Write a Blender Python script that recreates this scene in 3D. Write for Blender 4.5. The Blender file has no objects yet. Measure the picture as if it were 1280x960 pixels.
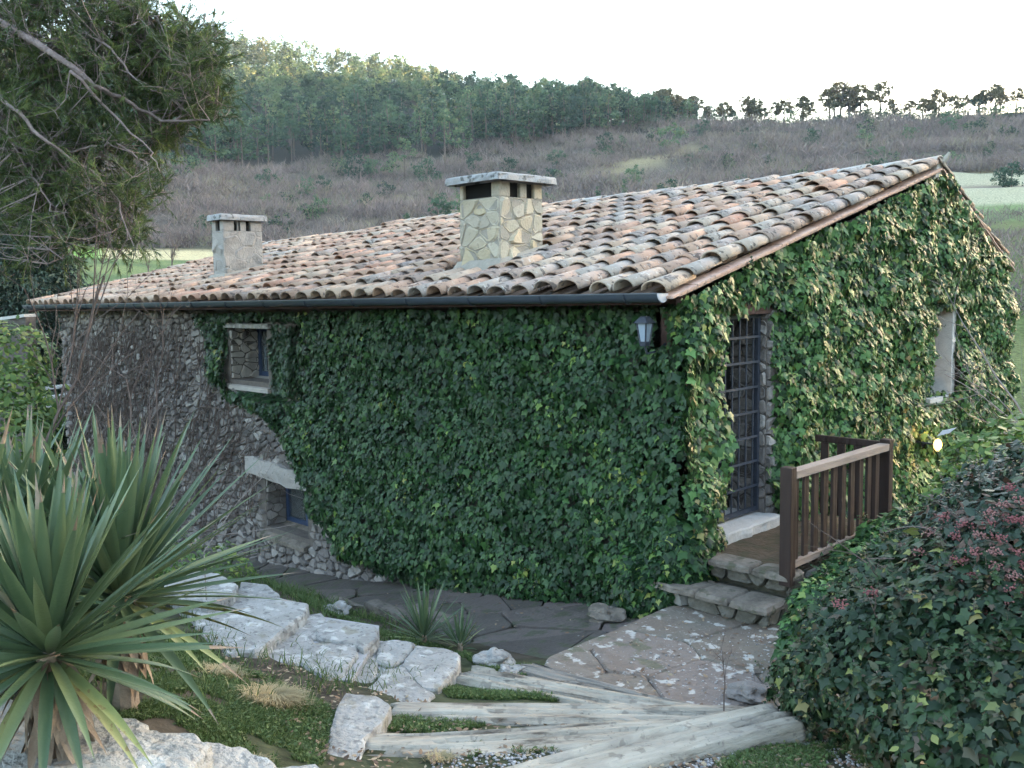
import bpy, bmesh, math, random
import numpy as np
from mathutils import Vector, Matrix, noise as mn
random.seed(7); rng = np.random.default_rng(7)
S = bpy.context.scene
COL = S.collection
PI = math.pi
# ------------------------------------------------------------------ camera
FPX = 1170.0
CAM = np.array([4.70, -6.83, 2.80])
pitch, roll, head = math.radians(5.62), math.radians(0.9), math.radians(135)
FW = np.array([math.cos(head)*math.cos(pitch), math.sin(head)*math.cos(pitch), -math.sin(pitch)])
R0 = np.array([math.sin(head), -math.cos(head), 0.0]); U0 = np.cross(R0, FW)
RT = R0*math.cos(roll) - U0*math.sin(roll); UP = np.cross(RT, FW)
cd = bpy.data.cameras.new('camera'); cam = bpy.data.objects.new('camera', cd); COL.objects.link(cam)
cd.sensor_width = 36; cd.lens = FPX/1280*36; cd.clip_start = 0.05; cd.clip_end = 3000
cam.matrix_world = Matrix(((RT[0], UP[0], -FW[0], CAM[0]), (RT[1], UP[1], -FW[1], CAM[1]), (RT[2], UP[2], -FW[2], CAM[2]), (0, 0, 0, 1)))
S.camera = cam
# ------------------------------------------------------------------ light
SUN_EL = math.radians(8.8); SUN_AZ = math.radians(76.0)      # azimuth counter-clockwise from +x
w = bpy.data.worlds.new('World'); S.world = w; w.use_nodes = True
wn = w.node_tree; wn.nodes.clear()
sky = wn.nodes.new('ShaderNodeTexSky'); sky.sky_type = 'NISHITA'; sky.sun_disc = False
sky.sun_elevation = SUN_EL; sky.sun_rotation = math.radians(90.0) - SUN_AZ
sky.air_density = 1.0; sky.dust_density = 2.2; sky.ozone_density = 0.35; sky.altitude = 400
bg = wn.nodes.new('ShaderNodeBackground'); bg.inputs[1].default_value = 0.15
wo = wn.nodes.new('ShaderNodeOutputWorld')
wn.links.new(sky.outputs[0], bg.inputs[0]); wn.links.new(bg.outputs[0], wo.inputs[0])
sl = bpy.data.lights.new('sun', 'SUN'); sl.energy = 5.0; sl.angle = math.radians(0.5); sl.color = (1.0, 0.66, 0.30)
so = bpy.data.objects.new('sun', sl); COL.objects.link(so)
sdir = Vector((math.cos(SUN_AZ)*math.cos(SUN_EL), math.sin(SUN_AZ)*math.cos(SUN_EL), math.sin(SUN_EL)))
so.rotation_euler = sdir.to_track_quat('Z', 'Y').to_euler(); so.location = (0, 0, 60)
S.view_settings.view_transform = 'Standard'; S.view_settings.look = 'None'
S.view_settings.exposure = 3.5; S.view_settings.gamma = 1.0
S.cycles.max_bounces = 6; S.cycles.volume_bounces = 0
S.cycles.use_denoising = True

# ------------------------------------------------------------------ helpers
def ray(px, py): return RT*(px-640)/FPX - UP*(py-480)/FPX + FW
def P(px, py, z=None, x=None, y=None, f=None):
    d = ray(px, py)
    t = f if f is not None else (z-CAM[2])/d[2] if z is not None else (x-CAM[0])/d[0] if x is not None else (y-CAM[1])/d[1]
    return CAM + d*t
def nrm(v): v = np.asarray(v, float); return v/(np.linalg.norm(v, axis=-1, keepdims=True)+1e-12)
def hsh(i, j, s=0):
    n = (np.asarray(i, np.int64)*374761393 + np.asarray(j, np.int64)*668265263 + s*974711) & 0xffffffff
    n = ((n ^ (n >> 13))*1274126177) & 0xffffffff
    return ((n ^ (n >> 16)) & 0xffff)/65535.0
def vn(x, y, s=0):
    x = np.asarray(x, float); y = np.asarray(y, float)
    i = np.floor(x).astype(np.int64); j = np.floor(y).astype(np.int64); u = x-i; v = y-j
    u = u*u*(3-2*u); v = v*v*(3-2*v)
    return (hsh(i, j, s)*(1-u)+hsh(i+1, j, s)*u)*(1-v)+(hsh(i, j+1, s)*(1-u)+hsh(i+1, j+1, s)*u)*v
def fbm(x, y, s=0, o=4):
    r = 0; a = .5
    for k in range(o): r = r+a*vn(x, y, s+k); x = x*2.03+1.7; y = y*2.03+9.1; a *= .5
    return r
def mesh_np(name, V, F, rnd=None, smooth=False, extra=None):
    V = np.asarray(V, np.float32); F = np.asarray(F, np.int32); k = F.shape[1]
    me = bpy.data.meshes.new(name)
    me.vertices.add(len(V)); me.vertices.foreach_set('co', V.ravel())
    me.loops.add(F.size); me.loops.foreach_set('vertex_index', F.ravel())
    me.polygons.add(len(F)); me.polygons.foreach_set('loop_start', np.arange(0, F.size, k, dtype=np.int32))
    if smooth: me.polygons.foreach_set('use_smooth', np.ones(len(F), bool))
    if rnd is not None:
        a = me.attributes.new('rnd', 'FLOAT', 'FACE'); a.data.foreach_set('value', np.asarray(rnd, np.float32))
    if extra is not None:
        a = me.attributes.new('land', 'FLOAT_COLOR', 'POINT'); a.data.foreach_set('color', np.asarray(extra, np.float32).ravel())
    me.update(calc_edges=True); me.validate(); return me
def link(name, me, m=None, parent=None, mat=None, **props):
    o = bpy.data.objects.new(name, me)
    if m is not None and me is not None and me.materials.find(m.name) < 0 and len(me.materials) == 0: me.materials.append(m)
    COL.objects.link(o)
    if parent is not None: o.parent = parent
    if mat is not None: o.matrix_local = mat
    for k, v in props.items(): o[k] = v
    return o
def thing(name, label, cat, loc=(0, 0, 0), group=None):
    o = bpy.data.objects.new(name, None); COL.objects.link(o); o.location = loc; o.empty_display_size = .2
    o['label'] = label; o['category'] = cat
    if group: o['group'] = group
    return o
def tag(o, label, cat, group=None):
    o['label'] = label; o['category'] = cat
    if group: o['group'] = group
    return o
class MB:
    """collects shapes given in world coordinates; build() links them as one mesh, local to its parent's origin"""
    def __init__(s): s.v = []; s.f = []; s.r = []
    def add(s, V, F, r=None):
        b = len(s.v); s.v.extend([tuple(map(float, p)) for p in V]); r = random.random() if r is None else r
        for q in F: s.f.append(tuple(b+i for i in q)); s.r.append(r)
        return s
    def box(s, a, b, r=None):
        x0, y0, z0 = a; x1, y1, z1 = b
        return s.add([(x0, y0, z0), (x1, y0, z0), (x1, y1, z0), (x0, y1, z0), (x0, y0, z1), (x1, y0, z1), (x1, y1, z1), (x0, y1, z1)],
                     [(0, 3, 2, 1), (4, 5, 6, 7), (0, 1, 5, 4), (1, 2, 6, 5), (2, 3, 7, 6), (3, 0, 4, 7)], r)
    def prism(s, poly, z0, z1, r=None):
        n = len(poly); g = lambda z, p: z(p[0], p[1]) if callable(z) else z
        V = [(p[0], p[1], g(z0, p)) for p in poly]+[(p[0], p[1], g(z1, p)) for p in poly]
        return s.add(V, [tuple(range(n-1, -1, -1)), tuple(range(n, 2*n))]+[(i, (i+1) % n, n+(i+1) % n, n+i) for i in range(n)], r)
    def tube(s, pts, rad, n=6, r=None, cap=True):
        pts = [np.asarray(p, float) for p in pts]; V = []
        rr = rad if hasattr(rad, '__len__') else [rad]*len(pts)
        t0 = pts[1]-pts[0]; up = np.array([0, 0, 1.]) if abs(nrm(t0)[2]) < .9 else np.array([1., 0, 0])
        for i, p in enumerate(pts):
            t = nrm(pts[min(i+1, len(pts)-1)]-pts[max(i-1, 0)]); a = nrm(np.cross(t, up)); b = np.cross(t, a)
            for k in range(n):
                an = 2*PI*k/n; V.append(p+(a*math.cos(an)+b*math.sin(an))*rr[i])
        F = [(i*n+k, i*n+(k+1) % n, (i+1)*n+(k+1) % n, (i+1)*n+k) for i in range(len(pts)-1) for k in range(n)]
        if cap: F += [tuple(range(n-1, -1, -1)), tuple(range((len(pts)-1)*n, len(pts)*n))]
        return s.add(V, F, r)
    def build(s, name, m, parent=None, smooth=False, bevel=0, **props):
        me = bpy.data.meshes.new(name); off = np.zeros(3)
        if parent is not None:
            q = parent
            while q is not None: off = off+np.array(q.location); q = q.parent
        me.from_pydata([tuple(np.array(p)-off) for p in s.v], [], s.f)
        a = me.attributes.new('rnd', 'FLOAT', 'FACE'); a.data.foreach_set('value', s.r)
        if smooth:
            for p in me.polygons: p.use_smooth = True
        o = link(name, me, m, parent, **props)
        if bevel:
            b = o.modifiers.new('bevel', 'BEVEL'); b.width = bevel; b.segments = 2; b.limit_method = 'ANGLE'
        return o
# ---- materials
def mat(name, cols, scale=4, detail=6, rough=.85, bump=.3, bscale=30, rndmix=0.0, rcols=None, spec=.3, trans=0.0, stretch=None, spots=None, normal_first=False):
    m = bpy.data.materials.new(name); m.use_nodes = True; n = m.node_tree; N = n.nodes; L = n.links
    b = N['Principled BSDF']; b.inputs['Roughness'].default_value = rough; b.inputs['Specular IOR Level'].default_value = spec
    g = N.new('ShaderNodeNewGeometry'); co = g.outputs['Position']
    if stretch:
        mp = N.new('ShaderNodeMapping'); mp.inputs['Rotation'].default_value = stretch[1]; mp.inputs['Scale'].default_value = stretch[0]
        tc = N.new('ShaderNodeTexCoord'); L.new(tc.outputs['Object'] if len(stretch) > 2 else co, mp.inputs[0]); co = mp.outputs[0]
    def ramp(fac, cs):
        r = N.new('ShaderNodeValToRGB'); e = r.color_ramp.elements
        while len(e) < len(cs): e.new(.5)
        for i, c in enumerate(cs):
            p, c = (c[0], c[1:]) if len(c) == 4 else ((i/(len(cs)-1))*.5+.25, c)
            e[i].position = p; e[i].color = (*c, 1)
        L.new(fac, r.inputs[0]); return r.outputs[0]
    nt = N.new('ShaderNodeTexNoise'); nt.inputs['Scale'].default_value = scale; nt.inputs['Detail'].default_value = detail; nt.inputs['Roughness'].default_value = .65
    L.new(co, nt.inputs[0]); col = ramp(nt.outputs[0], cols)
    if rcols:
        at = N.new('ShaderNodeAttribute'); at.attribute_name = 'rnd'
        oi = N.new('ShaderNodeObjectInfo'); ad = N.new('ShaderNodeMath'); ad.operation = 'ADD'
        L.new(at.outputs['Fac'], ad.inputs[0]); L.new(oi.outputs['Random'], ad.inputs[1])
        fr = N.new('ShaderNodeMath'); fr.operation = 'FRACT'; L.new(ad.outputs[0], fr.inputs[0])
        rc = ramp(fr.outputs[0], rcols)
        mx = N.new('ShaderNodeMix'); mx.data_type = 'RGBA'; mx.inputs[0].default_value = rndmix
        L.new(col, mx.inputs[6]); L.new(rc, mx.inputs[7]); col = mx.outputs[2]
    if spots:
        for sp in spots:      # (scale, threshold, colour, strength)
            s2 = N.new('ShaderNodeTexNoise'); s2.inputs['Scale'].default_value = sp[0]; s2.inputs['Detail'].default_value = 5
            L.new(g.outputs['Position'], s2.inputs[0]); mr = N.new('ShaderNodeMapRange'); mr.inputs[1].default_value = sp[1]; mr.inputs[2].default_value = sp[1]+.06
            mr.inputs[4].default_value = sp[3]; L.new(s2.outputs[0], mr.inputs[0])
            mx = N.new('ShaderNodeMix'); mx.data_type = 'RGBA'; L.new(mr.outputs[0], mx.inputs[0]); L.new(col, mx.inputs[6]); mx.inputs[7].default_value = (*sp[2], 1); col = mx.outputs[2]
    L.new(col, b.inputs['Base Color'])
    if bump:
        bt = N.new('ShaderNodeTexNoise'); bt.inputs['Scale'].default_value = bscale; bt.inputs['Detail'].default_value = 5; L.new(co, bt.inputs[0])
        bp = N.new('ShaderNodeBump'); bp.inputs['Strength'].default_value = bump; bp.inputs['Distance'].default_value = 1.0/bscale
        L.new(bt.outputs[0], bp.inputs['Height']); L.new(bp.outputs[0], b.inputs['Normal'])
    if trans:
        tr = N.new('ShaderNodeBsdfTranslucent'); L.new(col, tr.inputs[0]); ms = N.new('ShaderNodeMixShader'); ms.inputs[0].default_value = trans
        L.new(b.outputs[0], ms.inputs[1]); L.new(tr.outputs[0], ms.inputs[2]); L.new(ms.outputs[0], N['Material Output'].inputs[0])
    return m
G = lambda v, w=1.0, c=1.0: (v*w, v, v*c)
M = {}
M['ivy'] = mat('shaded_ivy_leaf', [(.006, .020, .010), (.014, .038, .018)], 3, 3, rough=.46, bump=0, rndmix=.75, spec=.28, trans=.12,
    rcols=[(0, .004, .014, .004), (.35, .011, .036, .010), (.7, .023, .064, .017), (.93, .055, .125, .03), (.975, .17, .26, .05), (1, .28, .28, .07)])  # colour darkened as shade, for the wall turned away from the bright sky
M['ivyg'] = mat('lit_ivy_leaf', [(.022, .055, .022), (.045, .095, .035)], 3, 3, rough=.42, bump=0, rndmix=.78, spec=.26, trans=.14,
    rcols=[(0, .006, .020, .008), (.3, .018, .052, .018), (.58, .055, .125, .04), (.90, .12, .24, .07), (.97, .24, .30, .08), (1, .30, .20, .09)])  # lighter copy of the leaf, brightness of the sky-facing gable painted in
M['bush'] = mat('bush_leaf', [(.012, .032, .018), (.026, .050, .026)], 2.5, 3, rough=.45, bump=0, rndmix=.75, spec=.3, trans=.1,
    rcols=[(0, .004, .014, .005), (.4, .015, .038, .013), (.72, .042, .078, .026), (.84, .085, .055, .04), (.93, .08, .10, .05), (.97, .24, .26, .07), (1, .2, .1, .06)])
M['viburnum'] = mat('viburnum_leaf', [(.02, .04, .026), (.035, .055, .032)], 3, 3, rough=.42, bump=0, rndmix=.7, trans=.08,
    rcols=[(0, .012, .028, .018), (.5, .026, .05, .03), (.75, .06, .05, .035), (1, .14, .06, .05)])
M['flower'] = mat('pink_buds', [(.19, .06, .065), (.29, .13, .12)], 30, 3, rough=.8, bump=0, rndmix=.5, rcols=[(0, .16, .04, .05), (.6, .26, .10, .10), (1, .32, .21, .18)])
M['yellowbush'] = mat('light_leaf', [(.05, .10, .02), (.10, .16, .035)], 3, 3, rough=.5, bump=0, rndmix=.6, trans=.2,
    rcols=[(0, .025, .06, .015), (.6, .075, .135, .03), (1, .24, .27, .06)])
M['tile'] = mat('terracotta_tile', [(.20, .13, .10), (.33, .25, .20), (.45, .38, .32)], 9, 8, rough=.9, bump=.5, bscale=60, rndmix=.62,
    rcols=[(0, .24, .18, .16), (.18, .33, .24, .19), (.36, .41, .28, .20), (.50, .43, .22, .13), (.60, .50, .37, .26), (.74, .38, .33, .27), (.88, .33, .30, .27), (1, .22, .19, .18)],
    spots=[(2.2, .54, (.30, .27, .26), .45), (14, .56, (.06, .05, .048), .75), (22, .61, (.52, .48, .42), .7), (7, .62, (.34, .29, .25), .5)])
M['tile_warm'] = mat('warm_terracotta_tile', [(.26, .15, .10), (.38, .25, .18), (.50, .37, .28)], 9, 8, rough=.9, bump=.5, bscale=60, rndmix=.6,
    rcols=[(0, .26, .18, .14), (.25, .38, .25, .18), (.5, .44, .31, .22), (.65, .43, .21, .14), (.82, .52, .41, .30), (1, .36, .31, .26)],
    spots=[(14, .58, (.07, .05, .045), .7), (22, .63, (.50, .45, .38), .6)])
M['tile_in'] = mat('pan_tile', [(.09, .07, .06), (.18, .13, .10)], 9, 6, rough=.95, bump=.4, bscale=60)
M['terra'] = mat('rake_terracotta', [(.42, .27, .22), (.55, .40, .33)], 8, 6, rough=.9, bump=.4, rndmix=.4, rcols=[(0, .45, .28, .22), (1, .62, .47, .38)], spots=[(18, .6, (.16, .13, .12), .6)])
M['ridge'] = mat('ridge_tile', [(.34, .31, .28), (.48, .45, .42)], 8, 8, rough=.95, bump=.5, rndmix=.4, rcols=[(0, .28, .24, .22), (.5, .45, .42, .39), (1, .55, .40, .30)], spots=[(14, .58, (.12, .11, .11), .7), (9, .66, (.45, .25, .08), .5)])
M['stone'] = mat('rubble_stone', [(.10, .088, .082), (.23, .21, .195)], 7, 8, rough=.92, bump=.6, bscale=35, rndmix=.6,
    rcols=[(0, .09, .082, .08), (.5, .19, .17, .16), (.85, .29, .265, .245), (1, .42, .395, .37)], spots=[(16, .62, (.08, .07, .065), .5)])
M['mortar'] = mat('earth_mortar', [(.07, .06, .055), (.15, .13, .115)], 9, 8, rough=1, bump=.5, bscale=40)
M['chstone'] = mat('chimney_stone', [(.34, .29, .20), (.50, .44, .34)], 8, 8, rough=.9, bump=.5, bscale=40, rndmix=.6,
    rcols=[(0, .28, .26, .235), (.3, .42, .39, .33), (.6, .43, .35, .22), (1, .52, .48, .41)], spots=[(18, .62, (.25, .22, .18), .5)])
M['chmortar'] = mat('chimney_mortar', [(.24, .22, .185), (.36, .33, .285)], 10, 8, rough=.95, bump=.5, bscale=50)
M['chgrey'] = mat('chimney_render', [(.22, .205, .19), (.36, .34, .315)], 6, 8, rough=.95, bump=.6, bscale=30, rndmix=.3, rcols=[(0, .25, .235, .215), (1, .42, .40, .37)], spots=[(9, .60, (.22, .2, .18), .5)])
M['cap'] = mat('chimney_cap_concrete', [(.22, .22, .22), (.38, .38, .38)], 9, 8, rough=.95, bump=.6, bscale=40, spots=[(14, .58, (.08, .08, .075), .8)])
M['slab'] = mat('pale_limestone', [(.17, .165, .155), (.35, .34, .322)], 4, 9, rough=.92, bump=.5, bscale=22, rndmix=.25, rcols=[(0, .22, .21, .195), (1, .37, .355, .33)],
    spots=[(3.3, .53, (.19, .18, .165), .5), (8, .57, (.50, .49, .46), .5), (13, .57, (.12, .115, .11), .65), (34, .61, (.06, .06, .055), .6), (6, .62, (.17, .15, .10), .55)])
M['boulder'] = mat('grey_limestone_boulder', [(.24, .23, .21), (.42, .41, .385)], 3.5, 10, rough=.94, bump=.9, bscale=16,
    spots=[(7, .60, (.15, .14, .13), .6), (25, .62, (.10, .10, .10), .6), (4, .62, (.62, .61, .58), .6)])
M['flag'] = mat('dark_flagstone', [(.045, .04, .034), (.12, .102, .09)], 4, 8, rough=.75, bump=.4, bscale=20, rndmix=.5,
    rcols=[(0, .055, .048, .045), (.5, .10, .086, .078), (1, .16, .125, .12)], spots=[(5, .55, (.055, .065, .035), .7), (26, .70, (.4, .4, .38), .6)])
M['landing'] = mat('landing_flagstone', [(.105, .09, .072), (.20, .172, .145)], 3, 9, rough=.85, bump=.5, bscale=25, rndmix=.4,
    rcols=[(0, .12, .105, .085), (.5, .18, .15, .125), (1, .22, .17, .16)], spots=[(3, .52, (.13, .10, .08), .6), (10, .585, (.46, .45, .42), .7), (40, .64, (.5, .49, .46), .6), (4, .60, (.085, .09, .05), .65), (7, .62, (.11, .095, .08), .5)])
M['joint'] = mat('earth_joint', [(.05, .055, .035), (.12, .10, .08)], 12, 8, rough=1, bump=.5)
M['moss'] = mat('mossy_porch', [(.03, .04, .015), (.075, .055, .035), (.12, .085, .06)], 6, 8, rough=.95, bump=.6, bscale=25)
M['tread'] = mat('worn_step', [(.04, .033, .026), (.14, .12, .10), (.22, .19, .165)], 6, 8, rough=.9, bump=.5, bscale=25, spots=[(7, .58, (.055, .06, .035), .7)])
M['concrete'] = mat('pale_concrete', [(.42, .40, .38), (.58, .56, .53)], 9, 8, rough=.9, bump=.4, bscale=50)
M['timber'] = mat('weathered_timber', [(.35, .09, .075, .06), (.41, .26, .23, .185), (.52, .34, .31, .255), (.72, .42, .39, .33)], 4, 10, rough=.9, bump=.5, bscale=9, stretch=((.35, 1.6, 1.6), (0, 0, 0), 1),
    spots=[(4, .55, (.24, .22, .19), .5), (12, .585, (.14, .12, .10), .6), (45, .64, (.08, .07, .06), .5)])
M['timber_dark'] = mat('dark_timber', [(.15, .13, .11), (.34, .31, .27)], 7, 9, rough=.9, bump=1, bscale=10, stretch=((.16, 2.5, 2.5), (0, 0, 0), 1), spots=[(12, .6, (.07, .06, .05), .6)])
M['stepstone'] = mat('mossy_shaded_step_stone', [(.05, .045, .035), (.13, .12, .10), (.26, .25, .23)], 6, 8, rough=.9, bump=.6, bscale=30, rndmix=.4, rcols=[(0, .04, .04, .028), (.6, .10, .09, .075), (1, .34, .33, .31)])  # mossy stone, with the heavy shade on the steps darkened into the colour
M['railwood'] = mat('dark_stained_wood', [(.020, .011, .009), (.042, .024, .019)], 5, 6, rough=.6, bump=.3, bscale=12, stretch=((1, 1, .12), (0, 0, 0)), rndmix=.3, rcols=[(0, .02, .011, .009), (1, .05, .03, .024)])
M['railtop'] = mat('weathered_rail_top', [(.16, .12, .10), (.33, .27, .23)], 5, 8, rough=.8, bump=.4, bscale=15, stretch=((1, .15, 1), (0, 0, 0)))
M['iron'] = mat('painted_iron', [(.022, .028, .042), (.045, .052, .07)], 20, 4, rough=.5, bump=.1, spec=.5)
M['gutter'] = mat('gutter_metal', [(.035, .045, .06), (.05, .062, .08)], 4, 4, rough=.35, bump=0, spec=.5)
M['zinc'] = mat('zinc_end', [(.45, .45, .48), (.55, .55, .58)], 10, 4, rough=.4, bump=0)
M['jamb'] = mat('pale_jamb_stone', [(.24, .22, .20), (.40, .37, .34)], 8, 8, rough=.9, bump=.5, bscale=30, rndmix=.4, rcols=[(0, .26, .235, .21), (1, .46, .43, .39)])
M['blue'] = mat('blue_window_paint', [(.02, .035, .07), (.03, .05, .10)], 10, 4, rough=.5, bump=.1)
M['dark'] = mat('dark_interior', [(.003, .003, .003), (.008, .007, .006)], 3, 2, rough=.9, bump=0)
M['curtain'] = mat('pale_curtain', [(.5, .55, .6), (.65, .68, .72)], 6, 3, rough=.9, bump=0, stretch=((6, 1, .4), (0, 0, 0)))
M['frost'] = mat('milky_glass', [(.22, .27, .33), (.30, .35, .41)], 6, 2, rough=.3, bump=0, spec=.5)
M['soffit'] = mat('brown_soffit', [(.06, .035, .03), (.10, .06, .05)], 6, 4, rough=.9, bump=.2)
M['bark'] = mat('pine_bark', [(.14, .105, .10), (.28, .225, .21)], 14, 8, rough=.95, bump=.9, bscale=30)
M['twig'] = mat('bare_twig', [(.07, .05, .045), (.15, .115, .10)], 14, 5, rough=.9, bump=0)
M['palebark'] = mat('pale_twig', [(.17, .14, .13), (.32, .28, .26)], 14, 5, rough=.9, bump=0)
M['needle'] = mat('pine_needles', [(.035, .065, .025), (.10, .14, .045)], 1.1, 4, rough=.6, bump=0, rndmix=.5, trans=.2, rcols=[(0, .03, .05, .022), (.6, .075, .11, .036), (1, .21, .25, .06)])
M['darkconifer'] = mat('dark_conifer', [(.022, .042, .03), (.045, .07, .045)], 1.2, 4, rough=.6, bump=0, rndmix=.5, rcols=[(0, .015, .03, .022), (1, .055, .08, .05)])
M['forest'] = mat('forest_crown', [(.022, .05, .034), (.055, .10, .06)], .08, 4, rough=.7, bump=0, rndmix=.8, trans=.34, rcols=[(0, .016, .038, .028), (.4, .04, .08, .05), (.75, .09, .155, .085), (.93, .15, .21, .10), (1, .20, .20, .10)])
M['skycrown'] = mat('skyline_crown', [(.06, .06, .035), (.12, .11, .06)], .5, 3, rough=.8, bump=0, rndmix=.6, trans=.4, rcols=[(0, .05, .06, .03), (.6, .14, .13, .06), (1, .26, .17, .09)])
M['farbark'] = mat('far_trunk', [(.08, .065, .055), (.14, .11, .095)], 1, 3, rough=.9, bump=0)
M['scrub'] = mat('bare_scrub', [(.11, .09, .085), (.18, .15, .14), (.23, .20, .16)], .06, 5, rough=.9, bump=0, rndmix=.5, trans=.2, rcols=[(0, .06, .05, .048), (.45, .16, .13, .13), (.75, .25, .19, .18), (.88, .23, .21, .13), (1, .09, .13, .06)])
M['grass'] = mat('short_grass', [(.05, .09, .025), (.09, .14, .04)], 2, 4, rough=.6, bump=0, rndmix=.5, trans=.2, rcols=[(0, .04, .075, .02), (.7, .09, .14, .04), (1, .20, .20, .08)])
M['drygrass'] = mat('dry_grass', [(.32, .25, .13), (.46, .38, .22)], 8, 4, rough=.7, bump=0, rndmix=.5, trans=.2, rcols=[(0, .26, .20, .10), (1, .55, .46, .28)])
M['litter'] = mat('leaf_litter', [(.14, .09, .06), (.22, .15, .10)], 8, 4, rough=.8, bump=0, rndmix=.7, rcols=[(0, .08, .05, .04), (.6, .20, .13, .08), (1, .40, .33, .22)])
M['pebble'] = mat('grey_pebble', [(.20, .19, .19), (.38, .37, .37)], 20, 4, rough=.8, bump=.2, rndmix=.6, rcols=[(0, .14, .13, .13), (1, .5, .49, .48)])
M['yucca'] = mat('yucca_leaf', [(.055, .095, .045), (.10, .15, .08)], 3, 3, rough=.42, bump=.15, bscale=60, rndmix=.5, trans=.12, spec=.5,
    rcols=[(0, .04, .075, .035), (.6, .08, .125, .06), (.9, .14, .185, .09), (1, .22, .24, .09)])
M['yuccaedge'] = mat('yucca_old', [(.13, .18, .06), (.26, .27, .12)], 6, 5, rough=.5, bump=.1, rndmix=.3, rcols=[(0, .12, .17, .06), (1, .28, .26, .12)], spots=[(30, .6, (.12, .08, .04), .7)])
M['deadleaf'] = mat('dead_leaf_base', [(.13, .08, .05), (.32, .25, .18)], 10, 5, rough=.9, bump=.4, rndmix=.4, rcols=[(0, .10, .06, .04), (1, .40, .34, .27)])
# terrain uses the land-cover colour of the ground itself
tm = bpy.data.materials.new('ground'); tm.use_nodes = True; n_ = tm.node_tree
at = n_.nodes.new('ShaderNodeAttribute'); at.attribute_name = 'land'
nz = n_.nodes.new('ShaderNodeTexNoise'); nz.inputs['Scale'].default_value = 6; nz.inputs['Detail'].default_value = 10
gp = n_.nodes.new('ShaderNodeNewGeometry'); n_.links.new(gp.outputs['Position'], nz.inputs[0])
mr = n_.nodes.new('ShaderNodeMapRange'); mr.inputs[1].default_value = .3; mr.inputs[2].default_value = .7; mr.inputs[3].default_value = .5; mr.inputs[4].default_value = 1.5
n_.links.new(nz.outputs[0], mr.inputs[0])
vm = n_.nodes.new('ShaderNodeVectorMath'); vm.operation = 'SCALE'; n_.links.new(at.outputs['Color'], vm.inputs[0]); n_.links.new(mr.outputs[0], vm.inputs['Scale'])
pb = n_.nodes['Principled BSDF']; pb.inputs['Roughness'].default_value = .95; pb.inputs['Specular IOR Level'].default_value = .1
n_.links.new(vm.outputs[0], pb.inputs['Base Color'])
bp = n_.nodes.new('ShaderNodeBump'); bp.inputs['Distance'].default_value = .04; n_.links.new(nz.outputs[0], bp.inputs['Height']); n_.links.new(bp.outputs[0], pb.inputs['Normal'])
M['ground'] = tm

# ------------------------------------------------------------------ terrain
XA = np.array([-40, -15, -8, -5.1, -2.6, -.2, .2, 3]); ZA = np.array([-1.9, -1.6, -1.1, -.85, -.42, -.05, -.04, .0])
zpath = lambda x: np.interp(x, XA, ZA)
ctrl = []
for x in (-14, -11, -8, -6, -4, -2.6, -1.2, 0): 
    for y in (.6, -.5): ctrl.append((x, y, zpath(x)-.07))
for x in (-8, -6, -4.2): ctrl.append((x, -1.0, zpath(x)-.06))
for x in (-2.6, -1.2, -.3): ctrl.append((x, -1.35, zpath(x)-.06))
def cp(px, py, z): p = P(px, py, z=z); ctrl.append((p[0], p[1], z))
for q in [(430, 772, -.12), (400, 760, -.05), (480, 800, -.02), (540, 812, -.02), (300, 712, .1), (330, 735, .05), (350, 870, .36), (260, 830, .42), (420, 880, .36), (200, 880, .75), (300, 935, .62), (380, 940, .42),
          (600, 850, .12), (540, 905, .27), (640, 905, .28), (760, 845, .04), (690, 872, .18), (480, 905, .31), (560, 955, .38), (660, 950, .40), (820, 850, .02), (700, 1000, .46), (860, 955, .42), (960, 940, .38), (1100, 940, .34), (1200, 960, .38), (1000, 910, .28),
          (440, 1010, .5), (250, 1000, .8), (0, 900, .85), (-200, 900, .9), (100, 800, .8), (-150, 780, .7)]: cp(*q)
ctrl += [(1.2, -1.0, .04), (.6, -1.6, .04), (1.6, -1.8, .04), (1.2, .5, .1), (.6, 2, .15), (2.4, -.5, .12), (2.2, 1.0, .15), (3.2, -1.2, .3), (1.5, 3, .1), (1, 6, 0), (2, 9, -.4), (5, 5, -.3), (8, 3, -.4), (4.7, -6.83, 1.15), (6.5, -4, .9), (8, -8, 1.6), (3, -9, 1.5), (0, -8, 1.3),
         (-3, -6, .6), (-5, -4, .2), (-8, -5, -.4), (-12, -4, -1.2), (-8, -2.2, -.9), (-5, -2.2, -.45), (-18, 2, -1.8), (-16, -8, -.8), (-5, -13, 1.8), (-6, 5, -1), (-10, 8, -1.4), (-15, 14, -2), (0, 14, -1), (8, 14, -1), (14, 4, -.6), (12, -8, 1.2), (5, -15, 2.6)]
ctrl = np.array(ctrl)
A_ = np.sqrt(((ctrl[:, None, :2]-ctrl[None, :, :2])**2).sum(-1))
nC = len(ctrl); K_ = np.zeros((nC+3, nC+3)); K_[:nC, :nC] = A_-np.eye(nC)*.02; K_[:nC, nC] = 1; K_[:nC, nC+1:] = ctrl[:, :2]; K_[nC:, :nC] = K_[:nC, nC:].T
W_ = np.linalg.solve(K_, np.concatenate([ctrl[:, 2], np.zeros(3)]))
def znear(x, y):
    x = np.atleast_1d(x).astype(float); y = np.atleast_1d(y).astype(float)
    d = np.sqrt((x[:, None]-ctrl[None, :, 0])**2+(y[:, None]-ctrl[None, :, 1])**2)
    return d@W_[:nC]+W_[nC]+W_[nC+1]*x+W_[nC+2]*y
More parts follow.
